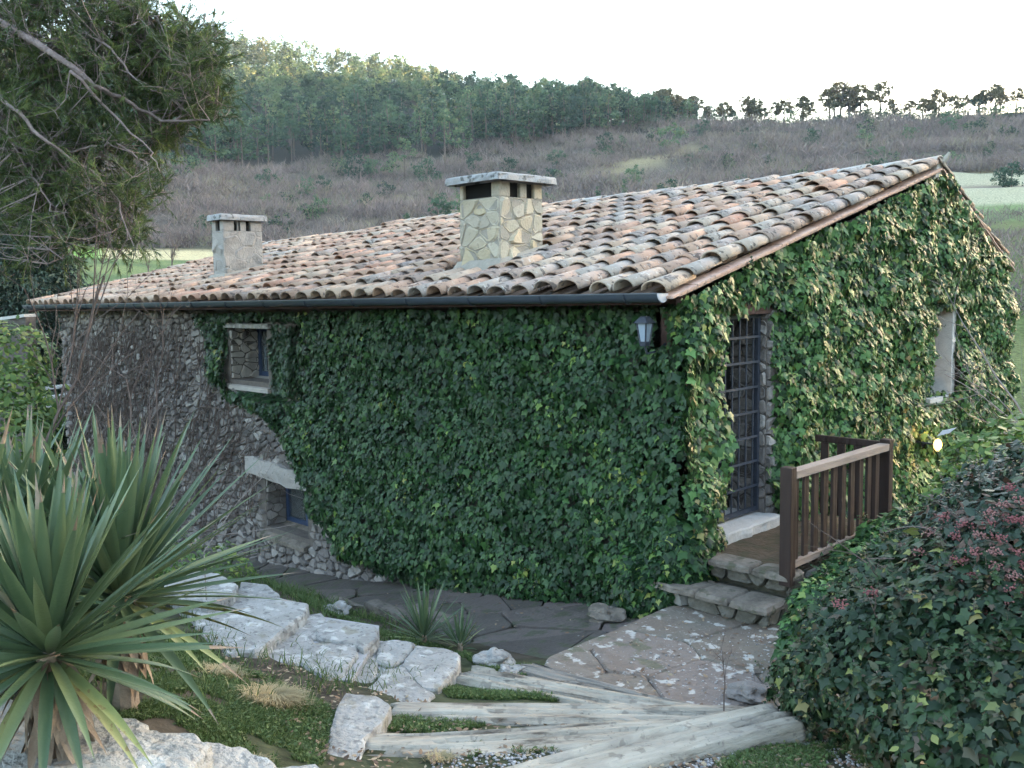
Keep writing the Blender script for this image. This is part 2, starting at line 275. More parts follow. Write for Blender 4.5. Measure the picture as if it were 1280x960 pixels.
# far relief: for each bearing (named by where it leaves the house front), heights at distances
HB = [-1e9, -1400, 0, 350, 500, 640, 750, 850, 1000, 1280, 1900, 1e9]
def ek(y, r, hz=366): return 2.8+(hz-y)/FPX*r
RR = [22, 45, 60, 100, 150, 190, 220, 260, 300, 330, 380, 480, 900]
TB = [
 [-1.5, 0, 2, 6, 12, 20, 26, 33, 40, 44, 44, 34, 10],
 [-1.5, 0, 2, 8, 16, 28, 36, 46, 56, 62, 64, 50, 12],
 [-1.8, 0, ek(352, 60, 373), ek(312, 100, 373), ek(255, 150, 373), ek(218, 190, 373), ek(185, 220, 373), ek(140, 260, 373), ek(98, 300, 373), ek(80, 330, 373), 84, 70, 20],
 [-1.8, 0, ek(352, 60), ek(312, 100), ek(258, 150), ek(214, 190), ek(184, 220), ek(140, 260), ek(100, 300), ek(80, 330), 86, 70, 20],
 [-1.8, 0, ek(350, 60), ek(312, 100), ek(255, 150), ek(208, 190), ek(178, 220), ek(142, 260), ek(112, 300), ek(98, 330), 78, 62, 20],
 [-1.8, 0, ek(350, 60), ek(310, 100), ek(250, 150), ek(200, 190), ek(170, 220), ek(146, 260), ek(131, 300), 66, 60, 46, 15],
 [-1.8, 0, ek(348, 60), ek(308, 100), ek(245, 150), ek(190, 190), ek(168, 220), ek(154, 260), 50, 48, 42, 30, 12],
 [-1.8, 0, ek(346, 60), ek(300, 100), ek(240, 150), ek(185, 190), ek(166, 220), 46, 43, 40, 35, 25, 10],
 [-1.8, 0, ek(338, 60, 360), ek(290, 100, 360), ek(232, 150, 360), ek(186, 190, 360), ek(168, 220, 360), 40, 37, 35, 30, 20, 8],
 [-1.8, 0.5, ek(325, 60, 356), ek(283, 100, 356), ek(238, 150, 356), ek(196, 190, 356), ek(173, 220, 356), 38, 36, 33, 28, 18, 8],
 [-1.5, 0, 2, 8, 18, 32, 42, 52, 62, 76, 128, 140, 20],  # unseen mountain right of view, shaped to shadow all but the hill crest
 [-1.5, 0, 2, 8, 18, 32, 42, 52, 62, 76, 124, 134, 20],
 [-1.5, 0, 2, 8, 18, 33, 46, 60, 64, 56, 40, 22, 8],  # unseen hill farther right, raised to keep the sun off the house
 [-1.5, 0, 2, 8, 18, 33, 46, 60, 64, 56, 40, 22, 8],
 [-1.5, 0, 2, 8, 18, 33, 46, 60, 64, 56, 40, 22, 8]]
TBA = np.array(TB)
TBA[2:6, 8:] -= 4.5
def bear_px(x, y):
    dx = x-CAM[0]; dy = y-CAM[1]; f = (-dx+dy)*.70711; l = (dx+dy)*.70711
    b = np.arctan2(l, f); bb = np.clip(b, -1.2, 1.2)
    return np.where(np.abs(b) < 1.2, 640+FPX*np.tan(bb), np.sign(b)*5000)
def zfar(x, y):
    x = np.atleast_1d(x).astype(float); y = np.atleast_1d(y).astype(float)
    r = np.hypot(x-CAM[0], y-CAM[1]); px = np.clip(bear_px(x, y), -4000, 5000)
    hb = np.array([-5000, -1400, 0, 350, 500, 640, 750, 850, 1000, 1280, 1430, 1540, 1690, 1900, 6000.])
    cols = np.array([np.interp(r, RR, t) for t in TBA])
    i = np.clip(np.searchsorted(hb, px)-1, 0, len(hb)-2); t = (px-hb[i])/(hb[i+1]-hb[i]); t = t*t*(3-2*t)
    k = np.arange(len(px)); z = cols[i, k]*(1-t)+cols[i+1, k]*t
    amp = np.clip((r-45)/120, 0, 1)
    z = z+amp*((fbm(x/38, y/38, 5)-.47)*5+(fbm(x/9, y/9, 8, 3)-.43)*1.4)
    ter = np.clip((r-95)/20, 0, 1)*np.clip((200-r)/15, 0, 1)    # old terraces on the slope
    return z+ter*np.sin(z*1.1)*.45
def zg(x, y):
    x = np.atleast_1d(x).astype(float); y = np.atleast_1d(y).astype(float)
    r = np.hypot(x-CAM[0], y-CAM[1]); t = np.clip((r-20)/16, 0, 1); t = t*t*(3-2*t)
    zn = np.clip(znear(x, y), -4, 5)
    return zn*(1-t)+zfar(x, y)*t+(fbm(x*3, y*3, 3, 3)-.44)*.05*(1-t)
def gz(x, y): return float(zg(x, y)[0])
na = 540; rad = np.concatenate([np.linspace(.02, 2, 12), np.linspace(2.08, 9, 84)[0:], np.geomspace(9.15, 900, 165)])
ang = np.linspace(0, 2*PI, na, endpoint=False)
RG, AG = np.meshgrid(rad, ang, indexing='ij'); X = CAM[0]+RG*np.cos(AG); Y = CAM[1]+RG*np.sin(AG)
Z = zg(X.ravel(), Y.ravel())
xf, yf = X.ravel(), Y.ravel(); rf = RG.ravel(); pxf = bear_px(xf, yf)
land = np.tile(np.array([.06, .05, .038, 1.]), (len(xf), 1))
def setl(mask, c, a=1.0):
    m = np.clip(mask, 0, 1)[:, None]*a; land[:, :3] = land[:, :3]*(1-m)+np.array(c)[None]*m
nn = fbm(xf*.9, yf*.9, 21)
setl((nn-.42)*8, (.05, .055, .03)); setl((rf > 18)*1., (.075, .10, .035))
setl(np.clip((rf-92)/14, 0, 1), (.10, .085, .07)); setl(np.clip((rf-92)/14, 0, 1)*np.clip((fbm(xf/11, yf/11, 31)-.5)*7, 0, 1), (.20, .17, .10))
setl(np.clip((rf-188)/12, 0, 1), (.035, .035, .028))
green = ((rf > 55) & (rf < 84) & (pxf < 400))*1.; setl(green, (.08, .115, .045)); setl(green*np.clip((fbm(xf/5, yf/5, 71)-.45)*6, 0, 1), (.13, .16, .06))
tan = ((rf > 84) & (rf < 101) & (pxf > 140) & (pxf < 560))*1.; setl(tan, (.38, .33, .19))
setl(((rf > 84) & (rf < 104) & (pxf < 140))*1., (.12, .22, .05))
setl(((rf > 108) & (rf < 124) & (pxf > 1080))*1., (.27, .27, .18)); setl(((rf > 132) & (rf < 148) & (pxf > 1080))*1., (.27, .265, .18))
setl(((rf > 92) & (rf < 108) & (pxf > 1080))*1., (.10, .155, .06)); setl(((rf > 124) & (rf < 132) & (pxf > 1080))*1., (.13, .11, .09))
i0 = np.arange((len(rad)-1)*na); i1 = (i0//na)*na+(i0 % na+1) % na
Fq = np.stack([i0, i0+na, i1+na, i1], 1)
ground = link('ground', mesh_np('ground', np.stack([xf, yf, Z], 1), Fq, smooth=True, extra=land), M['ground'], kind='structure')

# ------------------------------------------------------------------ leaf scattering
def leaf_tpl(kind):
    if kind == 'ivy':
        o = [(0, .03), (.28, .16), (.36, -.08), (.60, -.28), (.27, -.46), (0, -1), (-.27, -.46), (-.60, -.28), (-.36, -.08), (-.28, .16)]
    elif kind == 'oval':
        o = [(0, .05), (.22, -.2), (.26, -.5), (0, -1), (-.26, -.5), (-.22, -.2)]
    V = [(0, -.36, .0)]+[(x, y, -.20*abs(x)-.12*max(0, -y-.5)) for x, y in o]
    n = len(o); return np.array(V), np.array([(0, 1+(i+1) % n, 1+i) for i in range(n)])
def frames(nm, tip):
    nm = nrm(nm); tp = nrm(tip-(tip*nm).sum(-1, keepdims=True)*nm); sx = np.cross(-tp, nm)
    return np.stack([sx, -tp, nm], -1)       # columns x, y, z ; leaf tip is at local -y
def scatter(parent, kind, pos, nm, tip, size, rnd, m, n_ind=300, part='leaf', rest='foliage', origin=None):
    V, F = leaf_tpl(kind); R = frames(nm, tip); off = np.zeros(3) if origin is None else np.asarray(origin, float)
    d = np.linalg.norm(pos-CAM, axis=1); order = np.argsort(d)
    ind = order[:0]
    if n_ind:
        # nearest leaves of the outer layer, spread over the near area
        cand = order[:min(len(order), n_ind*4)]; ind = rng.choice(cand, min(n_ind, len(cand)), replace=False)
    msk = np.ones(len(pos), bool); msk[ind] = False
    k = np.where(msk)[0]
    VV = np.einsum('nij,vj->nvi', R[k]*size[k, None, None], V)+pos[k, None, :]-off
    FF = (F[None]+(np.arange(len(k))*len(V))[:, None, None]).reshape(-1, 3)
    link(rest, mesh_np(rest, VV.reshape(-1, 3), FF, np.repeat(rnd[k], len(F))), m, parent, kind='stuff')
    if len(ind):
        me = mesh_np(part, V, F, np.zeros(len(F))); me.materials.append(m)
        for i in ind:
            A = Matrix.Identity(4); Rm = R[i]*size[i]
            for a in range(3):
                for b in range(3): A[a][b] = Rm[a, b]
                A[a][3] = pos[i, a]-off[a]
            o = bpy.data.objects.new(part, me); COL.objects.link(o); o.parent = parent; o.matrix_local = A
def jit(n, s): return rng.normal(0, s, (n, 3))

# ------------------------------------------------------------------ polygons: Voronoi stones
def clip(poly, a, b, c):   # keep a*x+b*y<=c
    out = []
    for i in range(len(poly)):
        p, q = poly[i], poly[(i+1) % len(poly)]; dp = a*p[0]+b*p[1]-c; dq = a*q[0]+b*q[1]-c
        if dp <= 0: out.append(p)
        if dp*dq < 0: t = dp/(dp-dq); out.append((p[0]+(q[0]-p[0])*t, p[1]+(q[1]-p[1])*t))
    return out
def cells(sites, bound, sx=1.0, sy=1.0):
    S_ = np.array(sites)*[1/sx, 1/sy]; B = [(p[0]/sx, p[1]/sy) for p in bound]; res = []
    for i in range(len(S_)):
        d = ((S_-S_[i])**2).sum(1); nb = np.argsort(d)[1:15]; poly = B
        for j in nb:
            a, b = S_[j]-S_[i]; c = (S_[j]@S_[j]-S_[i]@S_[i])/2; poly = clip(poly, a, b, c)
            if len(poly) < 3: break
        res.append([(p[0]*sx, p[1]*sy) for p in poly] if len(poly) >= 3 else None)
    return res
def shrink(poly, g, rough=0.0, cut=.17, **k):
    """pull in by about g, round the corners"""
    c = np.mean(poly, 0); n = len(poly); pts = []
    for i in range(n):
        p = np.array(poly[i]); a = np.array(poly[i-1]); b = np.array(poly[(i+1) % n])
        for q in (a, b):
            r = p+(q-p)*min(cut, .45); v = r-c; l = np.linalg.norm(v)
            r = c+v*max(.15, 1-g/max(l, 1e-5)); pts.append(r+rng.normal(0, rough, 2) if rough else r)
    return pts
def pillow(poly, h, hz=.5):
    """stone: outline at 0, shoulder ring at h*hz.., top ring at h ; local coords (u,v,w)"""
    c = np.mean(poly, 0); n = len(poly); V = [(p[0], p[1], 0) for p in poly]
    V += [(*(c+(p-c)*.95), h*.72) for p in poly]; tl = rng.normal(0, .16, 2)
    V += [(*(c+(p-c)*.80), h*(1+rng.normal(0, .08))+float((p-c)@tl)*.8) for p in poly]; V.append((c[0], c[1], h*(1.0+rng.normal(0, .1))))
    F = []
    for k in range(2): F += [(k*n+i, k*n+(i+1) % n, (k+1)*n+(i+1) % n, (k+1)*n+i) for i in range(n)]
    F += [(2*n+i, 2*n+(i+1) % n, 3*n) for i in range(n)]
    return V, F
def slab(poly, z, th, name, m, parent, amp=.012, rings=4, seg=.07, **props):
    """worn stone slab with ragged edges; poly in world xy"""
    pts = []
    for i in range(len(poly)):
        a = np.array(poly[i][:2]); b = np.array(poly[(i+1) % len(poly)][:2]); k = max(1, int(np.linalg.norm(b-a)/seg))
        for j in range(k): pts.append(a+(b-a)*j/k)
    pts = np.array(pts); n = len(pts); pts = (pts+np.roll(pts, 1, 0)*.2+np.roll(pts, -1, 0)*.2)/1.4
    c = pts.mean(0); d = nrm(pts-c); pts = pts+d*(rng.normal(0, amp*.5, (n, 1))+(vn(pts[:, 0]*7, pts[:, 1]*7, 3)[:, None]-.5)*amp*2)
    sd = random.randint(0, 99)
    hf = lambda p, e: z-e+(fbm(p[:, 0]*5, p[:, 1]*5, sd)-.47)*amp*1.5+(np.round(fbm(p[:, 0]*3.1, p[:, 1]*3.1, sd+7)*7)/7-.45)*amp*1.4
    V = []; R = []
    low = pts+d*.01; V.append(np.c_[low, np.full(n, z-th)]); V.append(np.c_[pts+d*rng.normal(.006, .006, (n, 1)), np.full(n, z-th*.5)]); V.append(np.c_[pts, hf(pts, .018)]); p2 = pts-d*.015; V.append(np.c_[p2, hf(p2, .003)])
    for k in range(1, rings):
        q = c+(p2-c)*(1-k/rings); V.append(np.c_[q, hf(q, 0)])
    V.append(np.c_[c[None], hf(c[None], 0)]); nr = len(V)-1; V = np.concatenate(V); F = []
    for k in range(nr-1): F += [(k*n+i, k*n+(i+1) % n, (k+1)*n+(i+1) % n, (k+1)*n+i) for i in range(n)]
    F += [((nr-1)*n+i, (nr-1)*n+(i+1) % n, nr*n) for i in range(n)]
    area2 = sum(pts[i][0]*pts[(i+1) % n][1]-pts[(i+1) % n][0]*pts[i][1] for i in range(n))
    if area2 < 0: F = [tuple(reversed(f)) for f in F]
    mb = MB(); mb.add(V, F); return mb.build(name, m, parent, smooth=False, **props)
# ================================================================== HOUSE
house = thing('stone_house', 'long stone house with clay tiled roof, two chimneys and ivy climbing its walls', 'house', (0, 0, 0))
ZR = lambda x: float(np.interp(x, [-16.4, -10.62, -10.6, .3], [3.93, 4.02, 4.12, 4.21]))   # ridge of the roof deck
ZE = lambda x: 2.71+.11*min(x, .2)/15.2
YE, YR, YB, ZB = -.42, 5.28, 8.15, 2.98
def roofz(x, y):
    if y <= YR: return ZE(x)+(ZR(x)-ZE(x))*(y-YE)/(YR-YE)
    return ZR(x)+(ZB-ZR(x))*(y-YR)/(YB-YR)
LX = -14.67; OPL = [(-8.0, -6.95, 1.58, 2.34), (-7.16, -6.08, -.50, .21)]
# long wall core: cells round the two openings
mb = MB(); xs = [LX, -8.0, -7.16, -6.95, -6.08, 0.0]
for a, b in zip(xs[:-1], xs[1:]):
    op = sorted([(o[2], o[3]) for o in OPL if o[0] <= a+1e-6 and o[1] >= b-1e-6]); z = -2.4
    for lo, hi in op: mb.box((a, 0, z), (b, .5, lo)); z = hi
    mb.box((a, 0, z), (b, .5, 2.70))
wall = mb.build('stone_wall', M['mortar'], house)
mb = MB(); mb.box((LX, .5, -2.4), (LX+.5, 7.9, 2.7)); mb.add([(LX, .5, 2.7), (LX, 5.28, 4.0), (LX, 7.9, 2.9), (LX+.5, .5, 2.7), (LX+.5, 5.28, 4.0), (LX+.5, 7.9, 2.9)], [(0, 2, 1), (3, 4, 5), (0, 1, 4, 3), (1, 2, 5, 4)]); mb.build('end_wall', M['mortar'], house)
mb = MB(); mb.box((LX+.5, 7.6, -2.4), (-.5, 8.0, 2.85)); mb.build('rear_wall', M['mortar'], house)
# gable wall: columns with sloping tops, door and window left open
mb = MB(); ys = [0.0, .5, 1.40, 5.30, 6.02, 8.0]
for a, b in zip(ys[:-1], ys[1:]):
    z0 = -.8; holes = {(.5, 1.40): (.55, 2.62), (5.30, 6.02): (1.35, 2.56)}
    if (a, b) in holes:
        lo, hi = holes[(a, b)]; mb.box((-.5, a, z0), (0, b, lo)); z0 = hi
    x0, x1 = -.5, 0.0
    top = [(y, roofz(0, y)-.06) for y in ([a, b] if not (a < YR < b) else [a, YR, b])]
    prof = [(a, z0), (b, z0)]+[(y, z) for y, z in reversed(top)]
    n = len(prof); V = [(x1, y, z) for y, z in prof]+[(x0, y, z) for y, z in prof]
    mb.add(V, [tuple(range(n)), tuple(range(2*n-1, n-1, -1))]+[(i, n+i, n+(i+1) % n, (i+1) % n) for i in range(n)])
gable = mb.build('gable_wall', M['mortar'], house)
# rubble stones of the long wall: the bare part is built stone by stone
ivb_z = [-1.9, -.62, -.54, -.34, -.06, .34, .72, 1.06, 1.29, 1.66, 2.09, 2.6, 2.9]
ivb_x = [-4.4, -4.5, -5.2, -5.57, -5.84, -6.06, -6.58, -7.08, -7.86, -8.63, -8.77, -8.9, -9.0]
ivx = lambda z: np.interp(z, ivb_z, ivb_x)
def place(o3, ux, uy, uz, V): o3, ux, uy, uz = map(np.array, (o3, ux, uy, uz)); return [o3+ux*v[0]+uy*v[1]+uz*v[2] for v in V]
stones = []
def lay(parent_list, x0, x1, z0, z1, du, dv, skip, o3, ux, uy, uz, gap=.012, h=(.02, .05), jx=.38, cut=.17):
    sites = []; r = 0; z = z0+dv/2
    while z < z1:
        x = x0+du*(.5 if r % 2 else .0)
        while x < x1+du: sites.append((x+rng.normal(0, du*jx*.6), z+rng.normal(0, dv*jx*.6))); x += du*rng.uniform(.7, 1.35)
        z += dv; r += 1
    cs = cells(sites, [(x0, z0), (x1, z0), (x1, z1), (x0, z1)], 1.5, 1)
    for s, c in zip(sites, cs):
        if c is None: continue
        m = np.mean(c, 0)
        if skip(m[0], m[1], c): continue
        V, F = pillow(shrink(c, gap, .004, cut), rng.uniform(*h)); parent_list.append((place(o3, ux, uy, uz, V), F))
def skipL(x, z, c):
    if x > ivx(z)+.55: return True
    if z < zpath(x)-.2: return True
    for i, (a, b, lo, hi) in enumerate(OPL):
        if any(a-.0 < p[0] < b and lo-.01 < p[1] < hi+.0 for p in c): return True
        if a-.12 < x < b+.12 and hi <= z < hi+(.12 if i == 0 else .26): return True
        if a < x < b+.1 and lo-.12 < z < lo: return True
    return False
lay(stones, LX, -10.2, -1.7, 2.6, .15, .115, skipL, (0, 0, 0), (1, 0, 0), (0, 0, 1), (0, -1, 0), h=(.02, .065))
lay(stones, -10.2, -3.3, -1.5, 2.6, .21, .088, skipL, (0, 0, 0), (1, 0, 0), (0, 0, 1), (0, -1, 0), h=(.025, .06))
# reveals of the openings (the jamb seen from the camera)
lay(stones, 0.0, .46, 1.58, 2.34, .19, .10, lambda *a: False, (-8.0, 0, 0), (0, 1, 0), (0, 0, 1), (1, 0, 0), gap=.008, h=(.008, .02)); rev_n = len(stones)
lay(stones, 0.0, .32, -.50, .21, .17, .10, lambda *a: False, (-7.16, 0, 0), (0, 1, 0), (0, 0, 1), (1, 0, 0), gap=.008, h=(.008, .02))
rev = [s for s in stones if abs(np.mean(s[0], 0)[0]+8.0) < .03 and np.mean(s[0], 0)[1] > .02]; stones = [s for s in stones if not any(s is r_ for r_ in rev)]
for V, F in rev: MB().add(V, F).build('jamb_stone', M['jamb'], wall)
stones.sort(key=lambda s: np.linalg.norm(np.mean(s[0], 0)-CAM)-(3 if abs(np.mean(s[0], 0)[1]) > .1 else 0))
for V, F in stones[:300]: mb = MB(); mb.add(V, F); mb.build('stone', M['stone'], wall)
mb = MB()
for V, F in stones[300:]: mb.add(V, F)
mb.build('small_stones', M['stone'], wall, kind='stuff')
# gable stones near the door, seen through the ivy at its jamb
st2 = []
lay(st2, 0.0, .46, .55, 2.62, .2, .13, lambda *a: False, (0, 1.40, 0), (-1, 0, 0), (0, 0, 1), (0, -1, 0), gap=.008, h=(.008, .02))
lay(st2, 1.40, 1.62, .5, 2.6, .16, .13, lambda *a: False, (0, 0, 0), (0, 1, 0), (0, 0, 1), (1, 0, 0), h=(.02, .045))
for V, F in st2: mb = MB(); mb.add(V, F); mb.build('stone', M['stone'], gable)
# windows ----------------------------------------------------------
def window(x0, x1, z0, z1, yf, slope, lintel, name='window'):
    win = MB().box((x0+.002, yf+.07, z0), (x1-.002, yf+.09, z1)).build(name, M['dark'], house)
    f = MB(); t = .07
    f.box((x0+.003, yf, z0+.003), (x0+t, yf+.06, z1-.003)).box((x1-t, yf, z0+.003), (x1-.003, yf+.06, z1-.003)).box((x0+t, yf+.003, z0+.003), (x1-t, yf+.057, z0+t+.02)).box((x0+t, yf+.003, z1-t), (x1-t, yf+.057, z1-.003))
    f.box(((x0+x1)/2-.03, yf+.005, z0+t+.02), ((x0+x1)/2+.03, yf+.055, z1-t))
    f.build('frame', M['blue'], win, bevel=.004)
    return win
w1 = window(-8.0, -6.95, 1.58, 2.34, .45, 0, 0)
cur = MB()
for k in range(14): cur.box((-7.93+k*.066, .515+.006*(k % 2), 1.62), (-7.93+k*.066+.064, .522+.006*(k % 2), 2.28))
cur.build('curtain', M['curtain'], w1)
w2 = window(-7.16, -6.08, -.50, .21, .32, 0, 0)
gl = bpy.data.materials.new('window_glass'); gl.use_nodes = True; gb = gl.node_tree.nodes['Principled BSDF']; gb.inputs['Base Color'].default_value = (.55, .6, .62, 1); gb.inputs['Roughness'].default_value = .05; gb.inputs['Transmission Weight'].default_value = .92
M['glass'] = gl
for wn_, a, b, lo, hi, y in ((w1, -8.0, -6.95, 1.58, 2.34, .48), (w2, -7.16, -6.08, -.5, .21, .35)):
    c = (a+b)/2
    for q0, q1 in ((a+.072, c-.032), (c+.032, b-.072)): MB().box((q0, y, lo+.092), (q1, y+.006, hi-.072)).build('pane', M['glass'], wn_)
def ragged(poly, z0, z1, name, parent, m=M['slab']): return slab(poly, z1, z1-z0, name, m, parent, amp=.010, rings=3, seg=.06)
# sloping sills and lintel stones
s = MB(); s.add([(-8.0, -.06, 1.50), (-6.9, -.06, 1.50), (-6.9, .45, 1.60), (-8.0, .45, 1.60), (-8.0, -.06, 1.44), (-6.9, -.06, 1.44), (-6.9, .45, 1.44), (-8.0, .45, 1.44)], [(0, 1, 2, 3), (4, 5, 1, 0), (4, 0, 3, 7), (1, 5, 6, 2)]); s.build('window_sill', M['jamb'], w1, bevel=.012)
s = MB(); s.add([(-7.3, -.10, -.60), (-6.05, -.10, -.60), (-6.05, .32, -.47), (-7.16, .32, -.47), (-7.3, -.10, -.66), (-6.05, -.10, -.66), (-6.05, .32, -.66), (-7.16, .32, -.66)], [(0, 1, 2, 3), (4, 5, 1, 0), (4, 0, 3, 7), (1, 5, 6, 2)]); s.build('window_sill', M['tread'], w2, bevel=.012)
ragged([(-8.08, -.07), (-6.8, -.07), (-6.8, .44), (-8.08, .44)], 2.345, 2.41, 'lintel_stone', w1)
bm = bmesh.new(); bmesh.ops.create_cube(bm, size=1); bmesh.ops.subdivide_edges(bm, edges=bm.edges, cuts=9, use_grid_fill=True)
for v in bm.verts:
    c_ = v.co.copy(); e_ = c_.x*2; c_.z = c_.z*(.30-.10*e_*e_)+(-.03*e_ if c_.z < 0 else -.05*e_); c_.x *= 1.62; c_.y *= .42
    v.co = c_+Vector((mn.noise(c_*3), mn.noise(c_*3+Vector((7, 0, 0))), mn.noise(c_*3+Vector((0, 9, 0)))))*.07+Vector((0, mn.noise(c_*9)*.02, mn.noise(c_*8)*.02))
me = bpy.data.meshes.new('lintel_stone'); bm.to_mesh(me); bm.free(); lt = link('lintel_stone', me, M['stone'], w2); lt.location = (-6.62, .09, .335)
# barred door --------------------------------------------------------
door = MB().box((-.42, .502, .55), (-.40, 1.398, 2.62)).build('door', M['dark'], house)
for k in range(26):      # rough plank and stone patches seen dimly behind the bars
    y = rng.uniform(.52, 1.2); z = rng.uniform(.7, 2.4); V, F = pillow([np.array(p) for p in ((y, z), (y+rng.uniform(.1, .2), z+rng.uniform(-.02, .02)), (y+rng.uniform(.1, .18), z+rng.uniform(.09, .16)), (y+rng.uniform(-.02, .02), z+rng.uniform(.09, .15)))], .012); MB().add([(-.40+v[2]+k*.0004, v[0], v[1]) for v in V], F).build('stone', M['stone'], door)
gr = MB().box((-.10, 1.345, .60), (-.06, 1.39, 2.55)).box((-.10, .51, .60), (-.06, .55, 2.55)).box((-.098, .55, .60), (-.062, 1.345, .64)).box((-.098, .55, 2.51), (-.062, 1.345, 2.55)).build('grille', M['iron'], house)
for k in range(6): y = .66+k*.125; MB().tube([(-.08, y, .63), (-.08, y, 2.52)], .0095, 6).build('bar', M['iron'], gr)
for k in range(7): z = .86+k*.245; MB().box((-.062, .53, z-.011), (-.05, 1.36, z+.011)).build('cross_bar', M['iron'], gr)
MB().box((-.30, .45, 2.55), (.03, 1.62, 2.70)).build('door_lintel', M['soffit'], house, bevel=.01)
ragged([(-.42, .40), (.17, .40), (.17, 1.46), (-.42, 1.46)], .46, .575, 'door_sill', house, M['concrete'])
# far gable window: rendered jamb peeping from the ivy
gw = MB().box((-.33, 5.302, 1.352), (-.31, 6.018, 2.558)).build('gable_window', M['dark'], house)
MB().box((-.30, 5.93, 1.36), (.12, 6.05, 2.62)).build('window_jamb', M['concrete'], gw, bevel=.008)
MB().box((-.30, 5.30, 1.28), (.10, 5.93, 1.36)).build('window_sill', M['concrete'], gw, bevel=.008)
# ---------------------------------------------------------------- roof
mb = MB(); xsr = np.linspace(.03, -15.3, 24)
for a, b in zip(xsr[:-1], xsr[1:]):
    for y0, y1 in ((YE+.02, YR), (YR, YB)):
        ya, yb = y0, y1
        P4 = [(a, ya, roofz(a, ya)), (b, ya, roofz(b, ya)), (b, yb, roofz(b, yb)), (a, yb, roofz(a, yb))]
        V = [(p[0], p[1], p[2]-.015) for p in P4]+[(p[0], p[1], p[2]-.04) for p in P4]
        mb.add(V, [(0, 3, 2, 1), (4, 5, 6, 7), (0, 1, 5, 4), (2, 3, 7, 6)]+([(0, 4, 7, 3)] if a > .02 else []))
mb.add([(-15.3, YE+.02, 2.52), (-15.3, YE+.02, 2.58), (-15.3, YR, ZR(-15.3)-.02), (-16.2, YR, ZR(-16.2)-.02)], [(0, 1, 2), (1, 2, 3)])
roof = mb.build('roof', M['soffit'], house)
def arc_tile(w0, w1, h0, h1, ln, th, sign=1, n=8):
    V = []
    for (w_, h_, y) in ((w0, h0, 0), (w1, h1, ln)):
        for tt in (0, th):
            for k in range(n+1):
                a = PI*k/n; V.append((math.cos(a)*(w_-tt), y, sign*(math.sin(a)**.85*(h_-tt))))
    q = n+1; F = []
    for k in range(n):
        F.append((k, k+1, 2*q+k+1, 2*q+k)); F.append((q+k, 3*q+k, 3*q+k+1, q+k+1)); F.append((k, q+k, q+k+1, k+1)); F.append((2*q+k, 2*q+k+1, 3*q+k+1, 3*q+k))
    F += [(0, 2*q, 3*q, q), (n, q+n, 3*q+n, 2*q+n)]
    if sign < 0: F = [tuple(reversed(f)) for f in F]
    return np.array(V), np.array(F)
TC = [arc_tile(.128, .098, .098, .082, .50, .014), arc_tile(.122, .095, .105, .08, .49, .015), arc_tile(.133, .10, .092, .078, .505, .013)]
TP = arc_tile(.085, .105, .055, .06, .50, .013, -1)
tme = []
for V, F in TC: me = mesh_np('tile', V, F, np.zeros(len(F)), smooth=True); me.materials.append(M['tile']); tme.append(me)
pme = mesh_np('tile', TP[0], TP[1], np.zeros(len(TP[1]))); pme.materials.append(M['tile_in'])
SL = math.hypot(YR-YE, 4.21-2.71); NR = 14; EX = SL/NR; PIT = .312
CH = [(-3.66, -2.94, .65, 1.39), (-10.08, -9.58, .82, 1.57)]
covers = []; pans = []
def rframe(x, y):
    e = 1e-2; uy = nrm(np.array([0, e, roofz(x, min(y+e, YR-.001))-roofz(x, min(y+e, YR-.001)-e)])) if y < YR-.02 else nrm(np.array([0, e, (ZR(x)-ZE(x))*e/(YR-YE)]))
    ux = nrm(np.array([-1, 0, -(roofz(x-.1, y)-roofz(x, y))*0-0.0])); n = np.cross(uy, ux)*1.0
    n = np.cross(ux, uy); n = -n if n[2] < 0 else n
    return np.stack([np.cross(uy, n), uy, n], 1)
ccol = {}
for c in range(49):
    x0 = .045-PIT*c; wob = rng.normal(0, .012)
    for r in range(NR):
        t = r*EX+rng.normal(0, .014)-(.05 if r == 0 else 0); y = YE+t/SL*(YR-YE); x = x0+wob+rng.normal(0, .008)
        if r > 0: wob = .7*wob+rng.normal(0, .007)
        if x < -15.25-.8*t/SL: continue
        if any(a-.10 < x < b+.10 and c0-.42 < y < c1+.05 for a, b, c0, c1 in CH): 
            if not any(c0-.42 < y < c0-.30 for a, b, c0, c1 in CH if a-.10 < x < b+.10): continue
        B = rframe(x, y); lift = .052+.014*abs(rng.normal())+(.012 if r else 0)
        pt = math.radians(1.6+rng.normal(0, .5)); yw = math.radians(rng.normal(0, 1.6)); rl = math.radians(rng.normal(0, 2.5)); s_ = rng.uniform(.96, 1.05)
        R_ = np.array(Matrix.Rotation(yw, 3, 'Z')@Matrix.Rotation(-pt, 3, 'X')@Matrix.Rotation(rl, 3, 'Y'))
        o3 = np.array([x, y, roofz(x, max(y, YE))])+B[:, 2]*(lift+.028)
        A = B@R_*s_; covers.append((np.linalg.norm(o3-CAM), o3, A, rng.integers(0, 3), r, x, y))
        if c < 48:
            xp = x-PIT/2; o4 = np.array([xp, y+.02-(.03 if r == 0 else 0), roofz(xp, y)])+B[:, 2]*.075
            pans.append((np.linalg.norm(o4-CAM), o4, B@np.array(Matrix.Rotation(-math.radians(1.5), 3, 'X')), r))
covers.sort(key=lambda c: c[0]); pans.sort(key=lambda c: c[0])
def put(name, me, parent, o3, A, **pr):
    Mx = Matrix.Identity(4)
    for i in range(3):
        for j in range(3): Mx[i][j] = float(A[i, j])
        Mx[i][3] = float(o3[i])
    o = bpy.data.objects.new(name, me); COL.objects.link(o); o.parent = parent; o.matrix_local = Mx
    return o
twm = []
for me in tme: m2 = me.copy(); m2.name = 'tile'; m2.materials.clear(); m2.materials.append(M['tile_warm']); twm.append(m2)
